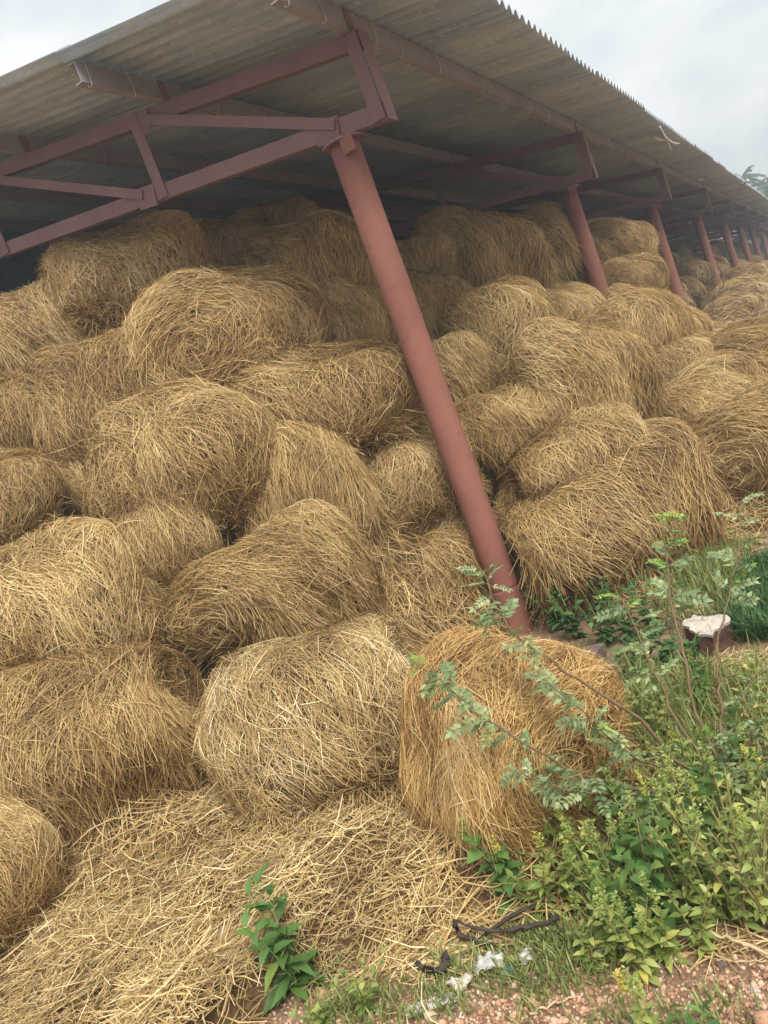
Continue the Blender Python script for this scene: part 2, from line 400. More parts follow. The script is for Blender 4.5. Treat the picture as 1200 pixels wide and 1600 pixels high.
    rows = int((Y1 - Y0) / sw)
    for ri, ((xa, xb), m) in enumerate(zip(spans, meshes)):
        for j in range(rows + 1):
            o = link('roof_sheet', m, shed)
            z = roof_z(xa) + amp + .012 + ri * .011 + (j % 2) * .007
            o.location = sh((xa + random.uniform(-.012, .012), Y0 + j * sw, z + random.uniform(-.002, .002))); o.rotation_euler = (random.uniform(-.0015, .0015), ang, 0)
    # sheeting that closes the rear; shade and veil are in its dark teal colour
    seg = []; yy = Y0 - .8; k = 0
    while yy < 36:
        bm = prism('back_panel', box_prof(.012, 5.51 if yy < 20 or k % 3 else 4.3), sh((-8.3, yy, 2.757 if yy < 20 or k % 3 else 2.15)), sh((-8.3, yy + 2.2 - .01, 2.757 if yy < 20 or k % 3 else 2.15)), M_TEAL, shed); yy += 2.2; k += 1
    for y in COLY:
        prism('rear_post', box_prof(.12, .12), sh((-8.1, y, 0)), sh((-8.1, y, 5.0)), M_PAINT2, shed, up=(0, 1, 0))
build_shed()

# ---------------------------------------------------------------- straw bales
P_EXP = 3.6
def bale_meshes(seed, n_str, core_res=(40, 26), Lh=.5, Rr=.5, wmul=1.0, fuzz=1.0):
    """unit bale: length 1 along X, diameter 1; the object scale gives its size. Returns core and strand meshes."""
    rng = np.random.default_rng(seed)
    L1 = Lump(rng, (4.0, 9.0, 20.0), (.062, .034, .004))
    L2 = Lump(rng, (3.0, 7.0), (.04, .022))
    sag = rng.uniform(.02, .06)
    def proj(p):
        rho = np.hypot(p[..., 1], p[..., 2]); F = (np.abs(p[..., 0]) / Lh) ** P_EXP + (rho / Rr) ** P_EXP
        return p / (F ** (1 / P_EXP))[..., None]
    def normal(p):
        rho = np.maximum(np.hypot(p[..., 1], p[..., 2]), 1e-6)
        gx = np.sign(p[..., 0]) * (np.abs(p[..., 0]) / Lh) ** (P_EXP - 1) / Lh; gr = (rho / Rr) ** (P_EXP - 1) / Rr
        return unit(np.stack([gx, gr * p[..., 1] / rho, gr * p[..., 2] / rho], -1))
    def deform(p, N, lift):
        d = L1(p); q = p + N * (d + lift)[..., None]
        z = q[..., 2]; wide = 1 + sag * (1 - (z / Rr) ** 2 * .5) - .03
        q = np.stack([q[..., 0] * (1 + .03 * L2(p) / .03), q[..., 1] * wide, np.where(z < -.36, -.36 + (z + .36) * .45, z)], -1)
        q[..., 0] += .10 * L2(q * .7 + 3.1); q[..., 2] += .8 * L2(q * .6 - 1.7) * np.clip(z + .5, 0, 1)
        return q
    # core
    nu, nv = core_res
    th = np.linspace(0, 2 * math.pi, nu, endpoint=False); ph = np.linspace(.001, math.pi - .001, nv)
    ca, sa = np.cos(ph), np.sin(ph)
    x = Lh * np.sign(ca) * np.abs(ca) ** (2 / P_EXP); rr = Rr * np.abs(sa) ** (2 / P_EXP)
    P = np.stack([np.repeat(x[:, None], nu, 1), rr[:, None] * np.cos(th), rr[:, None] * np.sin(th)], -1)
    V = deform(P, normal(P), np.full(P.shape[:-1], -.022)).reshape(-1, 3)
    i = np.arange(nv - 1)[:, None] * nu; j = np.arange(nu)[None, :]
    F = np.stack([i + j, i + nu + j, i + nu + (j + 1) % nu, i + (j + 1) % nu], -1).reshape(-1, 4)
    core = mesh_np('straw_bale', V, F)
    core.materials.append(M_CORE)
    # strands: side and ends sampled by area
    n_end = int(n_str * .36); n_side = n_str - n_end
    t = rng.uniform(0, 2 * math.pi, n_side); ps = np.stack([rng.uniform(-Lh, Lh, n_side) * .99, Rr * np.cos(t), Rr * np.sin(t)], -1)
    r = Rr * np.sqrt(rng.uniform(0, 1, n_end)); t = rng.uniform(0, 2 * math.pi, n_end)
    pe = np.stack([np.where(rng.random(n_end) < .5, -Lh, Lh), r * np.cos(t), r * np.sin(t)], -1)
    p0 = proj(np.vstack([ps, pe])); N = normal(p0); n = len(p0); isend = np.arange(n) >= n_side
    rho = np.maximum(np.hypot(p0[:, 1], p0[:, 2]), 1e-4)
    circ = np.stack([np.zeros(n), -p0[:, 2] / rho, p0[:, 1] / rho], -1); oth = np.cross(N, circ)
    # clumped direction field: neighbouring straws lean the same way
    fieldL = Lump(rng, (6.0, 13.0), (.42, .26))
    a = fieldL(p0) + rng.normal(0, .46, n); wild = rng.random(n) < .26; a = np.where(wild, rng.uniform(-1.4, 1.4, n), a)
    a = np.where(~isend & (np.abs(N[:, 2]) < .65) & (rng.random(n) < .75), a * .55, a)
    a = np.where(isend & ~wild, fieldL(p0) * .35 + rng.normal(0, .27, n), a)
    T = unit(circ * np.cos(a)[:, None] + oth * np.sin(a)[:, None])
    length = rng.uniform(.08, .30, n) * np.where(isend, .8, 1)
    k = 4; s = np.linspace(-.5, .5, k)
    bend = np.cross(N, T) * rng.normal(0, .045, n)[:, None]
    pts = p0[:, None, :] + T[:, None, :] * (s[None, :, None] * length[:, None, None]) + bend[:, None, :] * (length[:, None, None] * 4 * (s ** 2)[None, :, None])
    pts = proj(pts); NN = normal(pts)
    h0 = rng.beta(1.3, 2.2, n) * .055 * fuzz - .012
    tip = np.where(rng.random(n) < .075, rng.uniform(.02, .10, n), rng.uniform(-.012, .016, n)) * fuzz
    tip0 = rng.uniform(-.012, .014, n)
    w1 = np.clip(s * 2, 0, 1) ** 2; w0 = np.clip(-s * 2, 0, 1) ** 2
    lift = h0[:, None] + tip[:, None] * w1[None, :] + tip0[:, None] * w0[None, :]
    tuft = np.clip(Lump(rng, (11., 19.), (.9, .7))(p0) - .35, 0, 1.2) * rng.random(n)      # loose tufts that have come away and sag
    lift = lift + (tuft * .055)[:, None] * (.35 + .65 * w1 + .3 * w0)[None, :]
    q = deform(pts, NN, lift)
    # loose shag on the under side hangs down
    hang = (np.clip(-N[:, 2] + .25, 0, 1) * rng.random(n) * .20) + np.maximum(tip, 0) * rng.uniform(.2, 1.3, n) + tuft * rng.uniform(.02, .16, n)
    q[:, :, 2] -= hang[:, None] * ((s + .5) ** 2)[None, :]
    q = q + 0
    Tn = unit(q[:, -1] - q[:, 0]); tw = rng.normal(0, .75, n); Nm = NN[:, 2]
    side = unit(np.cross(Tn, Nm)); side = side * np.cos(tw)[:, None] + np.cross(Tn, side) * np.sin(tw)[:, None]
    wd = (.0020 + .0032 * rng.beta(1.3, 2.4, n)) * wmul
    V, F = ribbons(q, side, wd)
    tone = np.clip(rng.beta(1.9, 1.8, n) + fieldL(p0 * 1.7 + 5) * .16 + L1(p0 * 1.3 + 2) * 1.5, 0, 1)
    stm = mesh_np('loose_straw', V, F, np.repeat(tone, k * 2)); stm.materials.append(M_STRAW)
    return core, stm
VAR = [bale_meshes(100 + i, 22000) for i in range(7)]
VAR_FAR = [bale_meshes(200 + i, 2600, (26, 16), wmul=1.7, fuzz=1.1) for i in range(4)]
def special(v, mat):
    st = v[1].copy(); st.materials.clear(); st.materials.append(mat); return (v[0], st)
V_ORANGE = special(bale_meshes(301, 20000), M_ORANGE); V_PALE = special(bale_meshes(302, 20000), M_PALE)

G_NEAR = 'round straw bales stacked at the near end of the shed'
BALES = []      # world centres for the heap beneath
_root = {}
def put_bale(c, yaw, L, Dw, Dh, label, var, group, tilt=0.0, roll=0.0):
    key = id(var[0])
    if key not in _root:
        o = link('straw_bale', var[0]); k = link('loose_straw', var[1], o); k['kind'] = 'stuff'; _root[key] = (o, k)
    else:
        o0, k0 = _root[key]; o = o0.copy(); COL.objects.link(o); k = k0.copy(); COL.objects.link(k); k.parent = o
    o.location = c; o.scale = (L, Dw, Dh)
    o.rotation_euler = (R(roll), R(tilt), R(yaw))
    tag(o, label, 'straw bale', group)
    BALES.append((c[0], c[1], c[2], Dh))
    return o
# pixel centre, depth, yaw, length, width, height, label
NEAR = [
 (787, 1143, 3.05, -32, .77, .83, .75, 'orange-gold straw bale on the ground at the foot of the first column', 'F', 0),
 (497, 1105, 3.66, 36, .98, .86, .78, 'pale tousled straw bale left of the orange-gold one', 'P', 0),
 (165, 1160, 3.88, 37, 1.20, .90, .84, 'long shaggy straw bale lying on the loose straw at the left edge', 0, -4),
 (95, 950, 4.55, 58, 1.05, 1.0, 1.0, 'big slumped straw bale at the left edge, directly above the long shaggy one', 1, 0),
 (430, 912, 4.72, 88, 1.16, .90, .86, 'straw bale with a coiled end showing, just above the pale tousled bale', 2, -5),
 (684, 888, 6.0, 34, .92, .86, .80, 'squat straw bale wedged behind the foot of the first column', 3, 0),
 (945, 868, 5.75, 52, 1.36, 1.04, .94, 'straw bale with a dark hollow under its shaggy edge, right of the first column', 4, 0),
 (640, 752, 5.95, 44, .92, .85, .76, 'rounded straw bale left of the first column at mid height', 5, 0),
 (805, 668, 6.15, 40, .86, .80, .66, 'straw bale just right of the first column at mid height', 6, 0),
 (885, 745, 5.75, 48, 1.05, .80, .62, 'flattened straw bale on top of the one with the dark hollow', 7, 0),
 (925, 608, 6.25, 72, .96, .92, .92, 'tall bulging straw bale with strands hanging down its right side below the second column', 0, 0),
 (1062, 768, 6.20, 60, .98, .82, .62, 'low flat straw bale on the ground behind the leafy shrub tips', 1, 0),
 (1190, 700, 5.95, 80, 1.0, 1.02, .96, 'straw bale standing out by itself on the ground at the right edge', 2, 0),
 (300, 745, 5.45, 40, 1.10, 1.0, 1.02, 'upright straw bale with long vertical strands above the coiled-end bale', 3, 0),
 (455, 745, 5.55, 36, .92, .90, .90, 'sunken straw bale between the vertical-strand bale and the rounded one', 5, 0),
 (165, 650, 5.95, 46, .95, .92, 1.0, 'narrow drooping straw bale left of the vertical-strand bale', 6, 0),
 (38, 690, 6.0, 50, .95, .90, .92, 'straw bale at the left edge with its strands dropping into a dark gap', 7, 0),
 (5, 800, 5.2, 50, .80, .85, .85, 'straw bale cut by the left edge above the big slumped bale', 4, 0),
 (60, 522, 6.75, 55, 1.05, .86, .84, 'dull grey-brown straw bale at the left edge near the roof beam', 2, 0),
 (215, 440, 6.90, 50, 1.25, .98, .92, 'broad straw bale on top of the pile under the nearest truss', 1, 0),
 (365, 430, 7.35, 45, 1.05, .90, .85, 'straw bale on the top row behind the broad one', 0, 0),
 (372, 545, 6.15, 103, 1.15, 1.04, 1.0, 'straw bale with a large spiral end facing out below the broad top bale', 3, 0),
 (485, 415, 7.25, 58, 1.05, .95, .82, 'dark shaggy straw bale at the top left of the first column', 5, 0),
 (424, 400, 7.9, 50, .9, .85, .80, 'small dim straw bale peeping over the top row beneath the roof', 6, 0),
 (566, 512, 6.65, 85, .75, .72, .62, 'small straw bale with a dark left end, left of the first column', 7, 0),
 (515, 645, 5.80, 40, 1.20, .95, .92, 'wide straw bale with a crumpled top in the middle of the wall', 4, 0),
 (672, 598, 6.6, 46, .95, .82, .66, 'straw bale behind the middle of the first column', 2, 0),
 (640, 445, 7.9, 50, .82, .80, .72, 'dim straw bale tucked behind the upper part of the first column', 6, 0),
 (760, 418, 8.3, 62, 1.15, 1.12, .98, 'peaked straw bale on top of the pile between the first two columns', 0, 0),
 (762, 530, 7.4, 66, 1.05, 1.02, .95, 'straw bale with arched strands below the peaked bale', 5, 0),
 (675, 500, 7.4, 50, .85, .85, .80, 'half hidden straw bale right of the first column below the dim one', 7, 0),
 (862, 503, 8.6, 80, .88, .84, .70, 'straw bale leaning against the second column', 1, 0),
 (828, 392, 9.8, 60, 1.05, 1.0, 1.0, 'grey shadowed straw bale deep under the roof left of the second column', 2, 0),
 (962, 397, 11.2, 80, .95, .86, .86, 'grey shadowed straw bale deep under the roof between second and third columns', 4, 0),
 (905, 415, 11.0, 60, 1.0, .95, .9, 'dark straw bale seen past the left side of the second column', 6, 0),
 (984, 450, 9.9, 80, .70, .66, .64, 'straw bale behind the second column lit on its rounded top', 3, 0),
 (992, 495, 8.9, 80, .62, .64, .58, 'small straw bale right beside the buried second column', 0, 0),
 (1032, 545, 8.35, 75, .84, .76, .64, 'straw bale left of the buried foot of the third column', 7, 0),
 (975, 545, 7.65, 70, .9, .85, .75, 'straw bale just behind the tall bulging one', 3, 0),
 (1050, 590, 7.65, 68, .95, .84, .72, 'straw bale in the slope right of the tall bulging one', 5, 0),
 (1085, 658, 6.95, 64, .90, .88, .80, 'straw bale with a dark shaggy underside above the low flat bale', 4, 0),
 (1150, 585, 7.6, 70, 1.05, .95, .82, 'straw bale above and behind the one standing by itself', 6, 0),
 (1165, 648, 6.75, 70, .85, .8, .62, 'half buried straw bale between the dark shaggy one and the right edge', 0, 0),
 (255, 872, 5.25, 50, .80, .85, .85, 'straw bale squeezed into the dark gap between the big slumped bale and the coiled-end bale', 7, 0),
 (118, 770, 5.75, 55, .70, .75, .75, 'sunken straw bale at the dark gap right of the one cut by the left edge', 2, 0),
 (-28, 1360, 3.5, 50, .72, .75, .68, 'straw bale cut off by the left edge, lowest in the pile', 3, 0),
]
for k, (px, py, d, yaw, L, dw, dh, lab, var, tilt) in enumerate(NEAR):
    v = V_ORANGE if var == 'F' else V_PALE if var == 'P' else VAR[var % 7]
    g = 1.05 if d > 5.4 else .97 if d > 5.0 or k == 4 else .91
    L, dw, dh = L * g, dw * g, dh * g
    c = at(px, py, d); c[2] = max(c[2], dh * .43)
    put_bale(c, yaw + (180 if k % 2 else 0), L, dw, dh, lab, v, G_NEAR, tilt, random.uniform(-6, 6))
# the pile that runs away under the shed
G_FAR = 'straw bales heaped along the far length of the shed'
ORD = ['first', 'second', 'third', 'fourth', 'fifth', 'sixth', 'seventh', 'eighth', 'ninth', 'tenth', 'eleventh']
ROWN = ['outermost row on the ground', 'second row from the outside', 'third row, just outside the columns', 'row just inside the columns', 'high row inside the shed', 'topmost row under the roof']
def far_label(y, k):
    i = sum(1 for c in COLY if c < y)
    w = ('between the %s and %s columns' % (ORD[i - 1], ORD[i])) if i < len(COLY) else 'beyond the last column'
    return 'straw bale %s, in the %s' % (w, ROWN[k])
def far_rows():
    y = 9.2; i = 0
    cols = [(-.62, .36), (-1.2, .55), (-1.75, .82), (-2.85, 1.35), (-3.6, 2.0), (-4.4, 2.6)]
    while y < 52:
        for k, (x, z) in enumerate(cols):
            if y < 12 and (k >= 3 and y < 11): continue
            lift = .12 * math.sin(y * .6 + 1.0) + .62 * min(1, max(0, (y - 13.5) / 4))
            c = (x + random.uniform(-.18, .18), y + random.uniform(-.22, .22) + .4 * (k % 2), max(.38, z + (lift if k > 0 else 0) + random.uniform(-.12, .12)))
            s = random.uniform(.85, 1.1)
            put_bale(c, random.uniform(55, 125) + 180 * (i % 2), 1.0 * s, .88 * s, .78 * s,
                     far_label(c[1], k), (VAR if y < 14 else VAR_FAR)[i % 4], G_FAR, random.uniform(-8, 8), random.uniform(-10, 10)); i += 1
        y += 1.02 if y < 30 else 1.5
far_rows()

# heap of loose straw that fills the pile behind and between the bales
BA = np.array(BALES)
def heap_z(x, y):
    x = np.asarray(x, float); y = np.asarray(y, float)
    d2 = (x[..., None] - BA[:, 0]) ** 2 + (y[..., None] - BA[:, 1]) ** 2
    w = np.exp(-d2 / (2 * .36 ** 2)) + 1e-12
    wall = np.clip((-2.5 - x) / .5, 0, 1) * np.clip((y - 3.4) / .6, 0, 1)
    z = (w * (BA[:, 2] - .17)).sum(-1) / w.sum(-1) + .21 * wall
    z = z - .5 * np.exp(-((x + 2.1) ** 2 + (y - 4.3) ** 2) / (2 * .45 ** 2))
    near = np.exp(-d2.min(-1) / (2 * .55 ** 2))
    back = np.clip((-3.0 - x) * 1.2 + 1.6, -.2, 2.3)
    inside = (x < -3.6) & (y > 3.6)
    z = np.where(inside, np.maximum(z * near + back * (1 - near), 0), z * near - .25 * (1 - near))
    return z
def build_heap():
    xs = np.arange(-8.0, .31, .11); ys = np.concatenate([np.arange(1.2, 16, .11), np.arange(16, 54, .5)])
    X, Y = np.meshgrid(xs, ys, indexing='ij'); Z = heap_z(X, Y) + .03 * np.sin(7 * X + 3 * Y) * np.sin(5 * Y - 2 * X) - .03
    V = np.stack([X, Y, Z], -1).reshape(-1, 3); n, k = X.shape
    i = (np.arange(n - 1)[:, None] * k + np.arange(k - 1)[None, :]).ravel()
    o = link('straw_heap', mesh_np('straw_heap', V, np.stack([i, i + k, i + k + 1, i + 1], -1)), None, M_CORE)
    tag(o, 'packed straw filling the gaps between the stacked bales', 'straw', kind='stuff')
    return o
HEAP = build_heap()

def scatter_straw(pos, nrm_tilt, length, width, rng, k=4, curl=.12, lift=.05):
    n = len(pos); a = rng.uniform(0, 2 * math.pi, n); t = rng.normal(0, nrm_tilt, n)
    T = np.stack([np.cos(a) * np.cos(t), np.sin(a) * np.cos(t), np.sin(t)], -1)
    s = np.linspace(-.5, .5, k); sd_ = np.stack([-np.sin(a), np.cos(a), np.zeros(n)], -1); up = np.cross(T, sd_)
    cv = rng.normal(0, curl, n); cu = rng.normal(-.3 * lift, lift, n)
    q = pos[:, None, :] + T[:, None, :] * (s[None, :, None] * length[:, None, None]) \
        + sd_[:, None, :] * (cv * length)[:, None, None] * (4 * s ** 2)[None, :, None] + up[:, None, :] * (cu * length * 4)[:, None, None] * (s ** 2)[None, :, None]
    tw = rng.normal(0, .7, n); side = sd_ * np.cos(tw)[:, None] + up * np.sin(tw)[:, None]
    return (q, side)
# straw caught in the gaps of the pile (part of the heap)
def heap_straw():
    rng = np.random.default_rng(5); n = 190000
    x = rng.uniform(-5.8, -.7, n); y = rng.uniform(1.7, 9.5, n); z = heap_z(x, y); e = .03
    gx = (heap_z(x + e, y) - z) / e; gy = (heap_z(x, y + e) - z) / e; ar = np.sqrt(1 + gx ** 2 + gy ** 2)
    ok = (z > .02) & (rng.random(n) < np.minimum(ar, 4) / 4); x, y, z, gx, gy, ar = (v[ok] for v in (x, y, z, gx, gy, ar)); n = len(x)
    N = np.stack([-gx / ar, -gy / ar, 1 / ar], -1); dn = np.stack([gx, gy, gx * gx + gy * gy], -1) * -1 + 1e-6; dn = unit(dn); ac = np.cross(N, dn)
    a = rng.normal(0, .75, n) ; a = np.where(ar < 1.3, rng.uniform(0, 6.28, n), a)
    T = unit(dn * np.cos(a)[:, None] + ac * np.sin(a)[:, None] + N * rng.normal(0, .12, n)[:, None])
    p = np.stack([x, y, z], -1) + N * rng.uniform(-.02, .06, n)[:, None]; ln = rng.uniform(.12, .36, n); k = 4; s_ = np.linspace(-.5, .5, k)
    S2 = np.cross(N, T); cv = rng.normal(0, .12, n)
    q = p[:, None] + T[:, None] * (s_[None, :, None] * ln[:, None, None]) + S2[:, None] * ((cv * ln)[:, None, None] * 4 * (s_ ** 2)[None, :, None])
    tw = rng.normal(0, .7, n); side = S2 * np.cos(tw)[:, None] + N * np.sin(tw)[:, None]
    V, F = ribbons(q, side, rng.uniform(.0026, .0056, n))
    o = link('loose_straw', mesh_np('loose_straw', V, F, np.repeat(np.clip(rng.beta(1.9, 1.5, n), 0, 1), 2 * k)), HEAP, M_STRAW); o['kind'] = 'stuff'
heap_straw()

# loose straw spilled over the ground in front
def spill_z(x, y):
    x = np.asarray(x, float); y = np.asarray(y, float)
    a = .26 * np.exp(-(((x + 3.1) / .75) ** 2 + ((y - 2.25) / .42) ** 2)) + .20 * np.exp(-(((x + 2.35) / .6) ** 2 + ((y - 2.25) / .35) ** 2))
    a += .13 * np.exp(-(((x + 3.0) / 1.1) ** 2 + ((y - 1.6) / .5) ** 2)) + .07 * np.exp(-(((x + 1.95) / .4) ** 2 + ((y - 2.05) / .3) ** 2))
    a += .05 * np.exp(-(((x + 4.2) / 1.0) ** 2 + ((y - 1.6) / .6) ** 2))
    a -= .15 * np.exp(-(((x + 2.8) / .2) ** 2 + ((y - 2.05) / .10) ** 2)) + .09 * np.exp(-(((x + 2.45) / .12) ** 2 + ((y - 2.15) / .08) ** 2)) + .08 * np.exp(-(((x + 3.15) / .10) ** 2 + ((y - 1.75) / .08) ** 2))
    return a + .030 * np.sin(8 * x + 2 * y) * np.sin(6 * y - 3 * x) + .010 * np.sin(17 * x + 5) * np.sin(15 * y) - .012 + gz(x, y)
def spill_edge(x, y):      # 1 inside, 0 outside
    lim = 1.66 + .04 * np.sin(7 * x + 1) + .10 * np.clip((x + 1.9) / .3, 0, 1) + .28 * np.clip((x + 1.65) / .15, 0, 1)
    lim = np.where(x < -2.05, 1.66 - .9 * np.clip((-2.05 - x) / .35, 0, 1), lim)
    return np.clip((y - lim) / .18, 0, 1) * np.clip((-1.42 - x) / .2, 0, 1)
def build_spill():
    xs = np.arange(-6.2, -1.3, .05); ys = np.arange(.5, 3.0, .05)
    X, Y = np.meshgrid(xs, ys, indexing='ij'); e = spill_edge(X, Y); Z = spill_z(X, Y) * e - .06 * (1 - e)
    V = np.stack([X, Y, Z], -1).reshape(-1, 3); n, k = X.shape
    i = (np.arange(n - 1)[:, None] * k + np.arange(k - 1)[None, :]).ravel()
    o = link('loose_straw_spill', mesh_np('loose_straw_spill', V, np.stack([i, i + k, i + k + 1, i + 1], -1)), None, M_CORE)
    tag(o, 'trampled loose straw spilled over the ground in front of the bales', 'straw', kind='stuff')
    rng = np.random.default_rng(9); n = 64000
    x = rng.uniform(-4.9, -1.35, n); y = rng.uniform(.7, 2.9, n); e = spill_edge(x, y)
    ok = (rng.random(n) < e * .97 + .012 * (y > 1.4)); x, y, e = x[ok], y[ok], e[ok]; n = len(x)
    hump = Lump(rng, (7., 15.), (.030, .016))
    z = np.where(e > .05, spill_z(x, y) * e - .06 * (1 - e), gz(x, y) + .004)
    z = np.maximum(z, gz(x, y) + .003)
    pp = np.stack([x, y, 0 * x], -1); z = z + rng.beta(1.2, 2.5, n) * .055 + np.maximum(hump(pp) * 1.6, -.02) * e
    p = np.stack([x, y, z], -1); ln = rng.uniform(.06, .26, n)
    q, sd_ = scatter_straw(p, .24, ln, None, rng, curl=.20, lift=.07)
    q[:, :, 2] = np.maximum(q[:, :, 2], gz(q[:, :, 0], q[:, :, 1]) + .003)
    V, F = ribbons(q, sd_, rng.uniform(.0022, .0052, n))
    ton = np.clip(rng.beta(1.6, 1.2, n), 0, 1)
    s = link('loose_straw', mesh_np('loose_straw', V, F, np.repeat(ton, 8)), o, M_SPILL); s['kind'] = 'stuff'
build_spill()

# ---------------------------------------------------------------- gravel, grass
def build_gravel():
    rng = np.random.default_rng(3)
    bm = bmesh.new(); bmesh.ops.create_icosphere(bm, subdivisions=1, radius=1); bv = np.array([v.co[:] for v in bm.verts]); bf = np.array([[v.index for v in f.verts] for f in bm.faces]); bm.free()
    n = 24000; x = rng.uniform(-2.2, -.25, n); y = rng.uniform(1.3, 2.2, n)
    dens = np.clip((2.02 + .15 * x - y) / .25 + .15, .05, 1) * np.clip((x + 1.75) / .5, .35, 1)
    ok = rng.random(n) < dens; x, y = x[ok], y[ok]; n = len(x)
    s = np.exp(rng.normal(math.log(.0058), .30, n)); s[rng.random(n) < .012] *= 2.2
    sc3 = s[:, None] * rng.uniform(.7, 1.25, (n, 3)); sc3[:, 2] *= .75
    A = rng.normal(size=(n, 3, 3)); Q, _ = np.linalg.qr(A)
    V = np.einsum('nij,nvj->nvi', Q, bv[None] * sc3[:, None, :] * (1 + rng.normal(0, .12, (n, len(bv), 1))))
    V += np.stack([x, y, gz(x, y) + s * .35], -1)[:, None, :]
    F = (bf[None] + (np.arange(n) * len(bv))[:, None, None]).reshape(-1, 3)
    m = mesh_np('gravel', V.reshape(-1, 3), F, np.repeat(rng.random(n), len(bv)), smooth=True)
    mt, t, b = new_mat('gravel_stones'); v = coords(t, 'Object'); nz = noise(t, 120, 3, .6, v)
    c = ramp(t, [(0, (.26, .13, .08)), (.3, (.50, .28, .17)), (.65, (.60, .40, .26)), (.9, (.66, .49, .35)), (1, (.72, .63, .52))], attr(t))
    c2 = mix(t, c.outputs[0], ramp(t, [(.3, (.75, .72, .7)), (.7, (1.1, 1.08, 1.05))], nz.outputs[0]).outputs[0], .8, 'MULTIPLY')
    t.links.new(c2, b.inputs['Base Color']); b.inputs['Roughness'].default_value = .85
    tag(link('gravel', m, None, mt), 'reddish gravel strewn over the bare ground in the near corner', 'gravel', kind='stuff')
build_gravel()

def leaf_np(base, d, up, ln, wd, fold=.25, droop=.25, tone=None):
    """batch of leaf blades: 8 verts, 8 faces (as quads/tris padded) each. base,d,up (n,3)"""
    n = len(base); d = unit(d); side = unit(np.cross(d, up)); nn = np.cross(side, d)
    ts = np.array([0, .28, .62, 1.0]); ws = np.array([0, 1.0, .82, 0])
    dr = -(ts ** 2) * 1.0
    mid = base[:, None] + d[:, None] * (ts[None, :, None] * ln[:, None, None]) + nn[:, None] * (dr[None, :, None] * (ln * droop)[:, None, None])
    off = side[:, None] * (ws[None, :, None] * (wd * .5)[:, None, None]); ris = nn[:, None] * (ws[None, :, None] * (wd * fold * .5)[:, None, None])
    Lf = mid - off + ris; Rt = mid + off + ris
    V = np.stack([mid[:, 0], Lf[:, 1], mid[:, 1], Rt[:, 1], Lf[:, 2], mid[:, 2], Rt[:, 2], mid[:, 3]], 1)
    fq = np.array([[1, 4, 5, 2], [2, 5, 6, 3]]); ft = np.array([[0, 1, 2], [0, 2, 3], [4, 7, 5], [5, 7, 6]])
    o = (np.arange(n) * 8)[:, None, None]
    tri = np.concatenate([ft, fq[:, [0, 1, 2]], fq[:, [0, 2, 3]]])
    F = (tri[None] + o).reshape(-1, 3)
    tn = None if tone is None else np.repeat(tone, 8)
    return V.reshape(-1, 3), F, tn

def build_grass(name, label, pts, h, n_per, mat, rng, spread=.05, wid=.004, arch=.5):
    n = len(pts) * n_per
    c = np.repeat(pts, n_per, 0); a = rng.uniform(0, 6.283, n); r = np.abs(rng.normal(0, spread, n))
    b = c + np.stack([np.cos(a) * r, np.sin(a) * r, 0 * a], -1); b[:, 2] = gz(b[:, 0], b[:, 1])
    a2 = rng.uniform(0, 6.283, n); hh = h * rng.uniform(.45, 1.15, n); k = 4; s = np.linspace(0, 1, k)
    lean = rng.uniform(.1, 1, n) * arch
    q = b[:, None] + np.stack([np.cos(a2), np.sin(a2), 0 * a2], -1)[:, None] * (lean * hh)[:, None, None] * (s ** 1.7)[None, :, None]
    q[:, :, 2] += hh[:, None] * (s * (1 - .35 * lean[:, None] * s))
    side = np.stack([-np.sin(a2), np.cos(a2), 0 * a2], -1)
    V, F = ribbons(q, side, wid * rng.uniform(.6, 1.4, n), taper=.3)
    o = link(name, mesh_np(name, V, F, np.repeat(rng.random(n), k * 2)), None, mat)
    return tag(o, label, 'grass', kind='stuff')
rg = np.random.default_rng(21)
def gpts(poly_px, n, rng):
    """n ground points inside a quadrilateral given by four picture points"""
    Q = np.array([on_ground(*p) for p in poly_px]); u = rng.random((n, 1)); v = rng.random((n, 1))
    return (Q[0] * (1 - u) + Q[1] * u) * (1 - v) + (Q[3] * (1 - u) + Q[2] * u) * v
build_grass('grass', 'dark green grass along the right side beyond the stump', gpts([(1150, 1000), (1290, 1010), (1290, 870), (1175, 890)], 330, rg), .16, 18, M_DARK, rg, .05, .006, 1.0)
g1 = np.vstack([gpts([(640, 1600), (900, 1600), (930, 1470), (700, 1500)], 85, rg), gpts([(780, 1540), (960, 1540), (930, 1450), (820, 1470)], 70, rg),
                gpts([(480, 1620), (660, 1620), (640, 1560), (520, 1570)], 40, rg), gpts([(430, 1545), (540, 1545), (540, 1500), (450, 1500)], 30, rg), gpts([(880, 1640), (1200, 1640), (1200, 1570), (950, 1570)], 25, rg)])
build_grass('grass', 'short green grass among the litter at the edge of the straw', g1, .06, 12, M_GRASS, rg, .045, .0042, 1.1)
g2 = np.vstack([gpts([(960, 1330), (1230, 1330), (1230, 1060), (960, 1060)], 230, rg), gpts([(930, 1440), (1230, 1440), (1230, 1330), (900, 1330)], 110, rg), gpts([(1020, 960), (1140, 960), (1150, 890), (1060, 890)], 60, rg)])
build_grass('grass', 'yellow green grass growing through the weeds around the shrub', g2, .20, 12, M_GRASS, rg, .05, .005, .7)

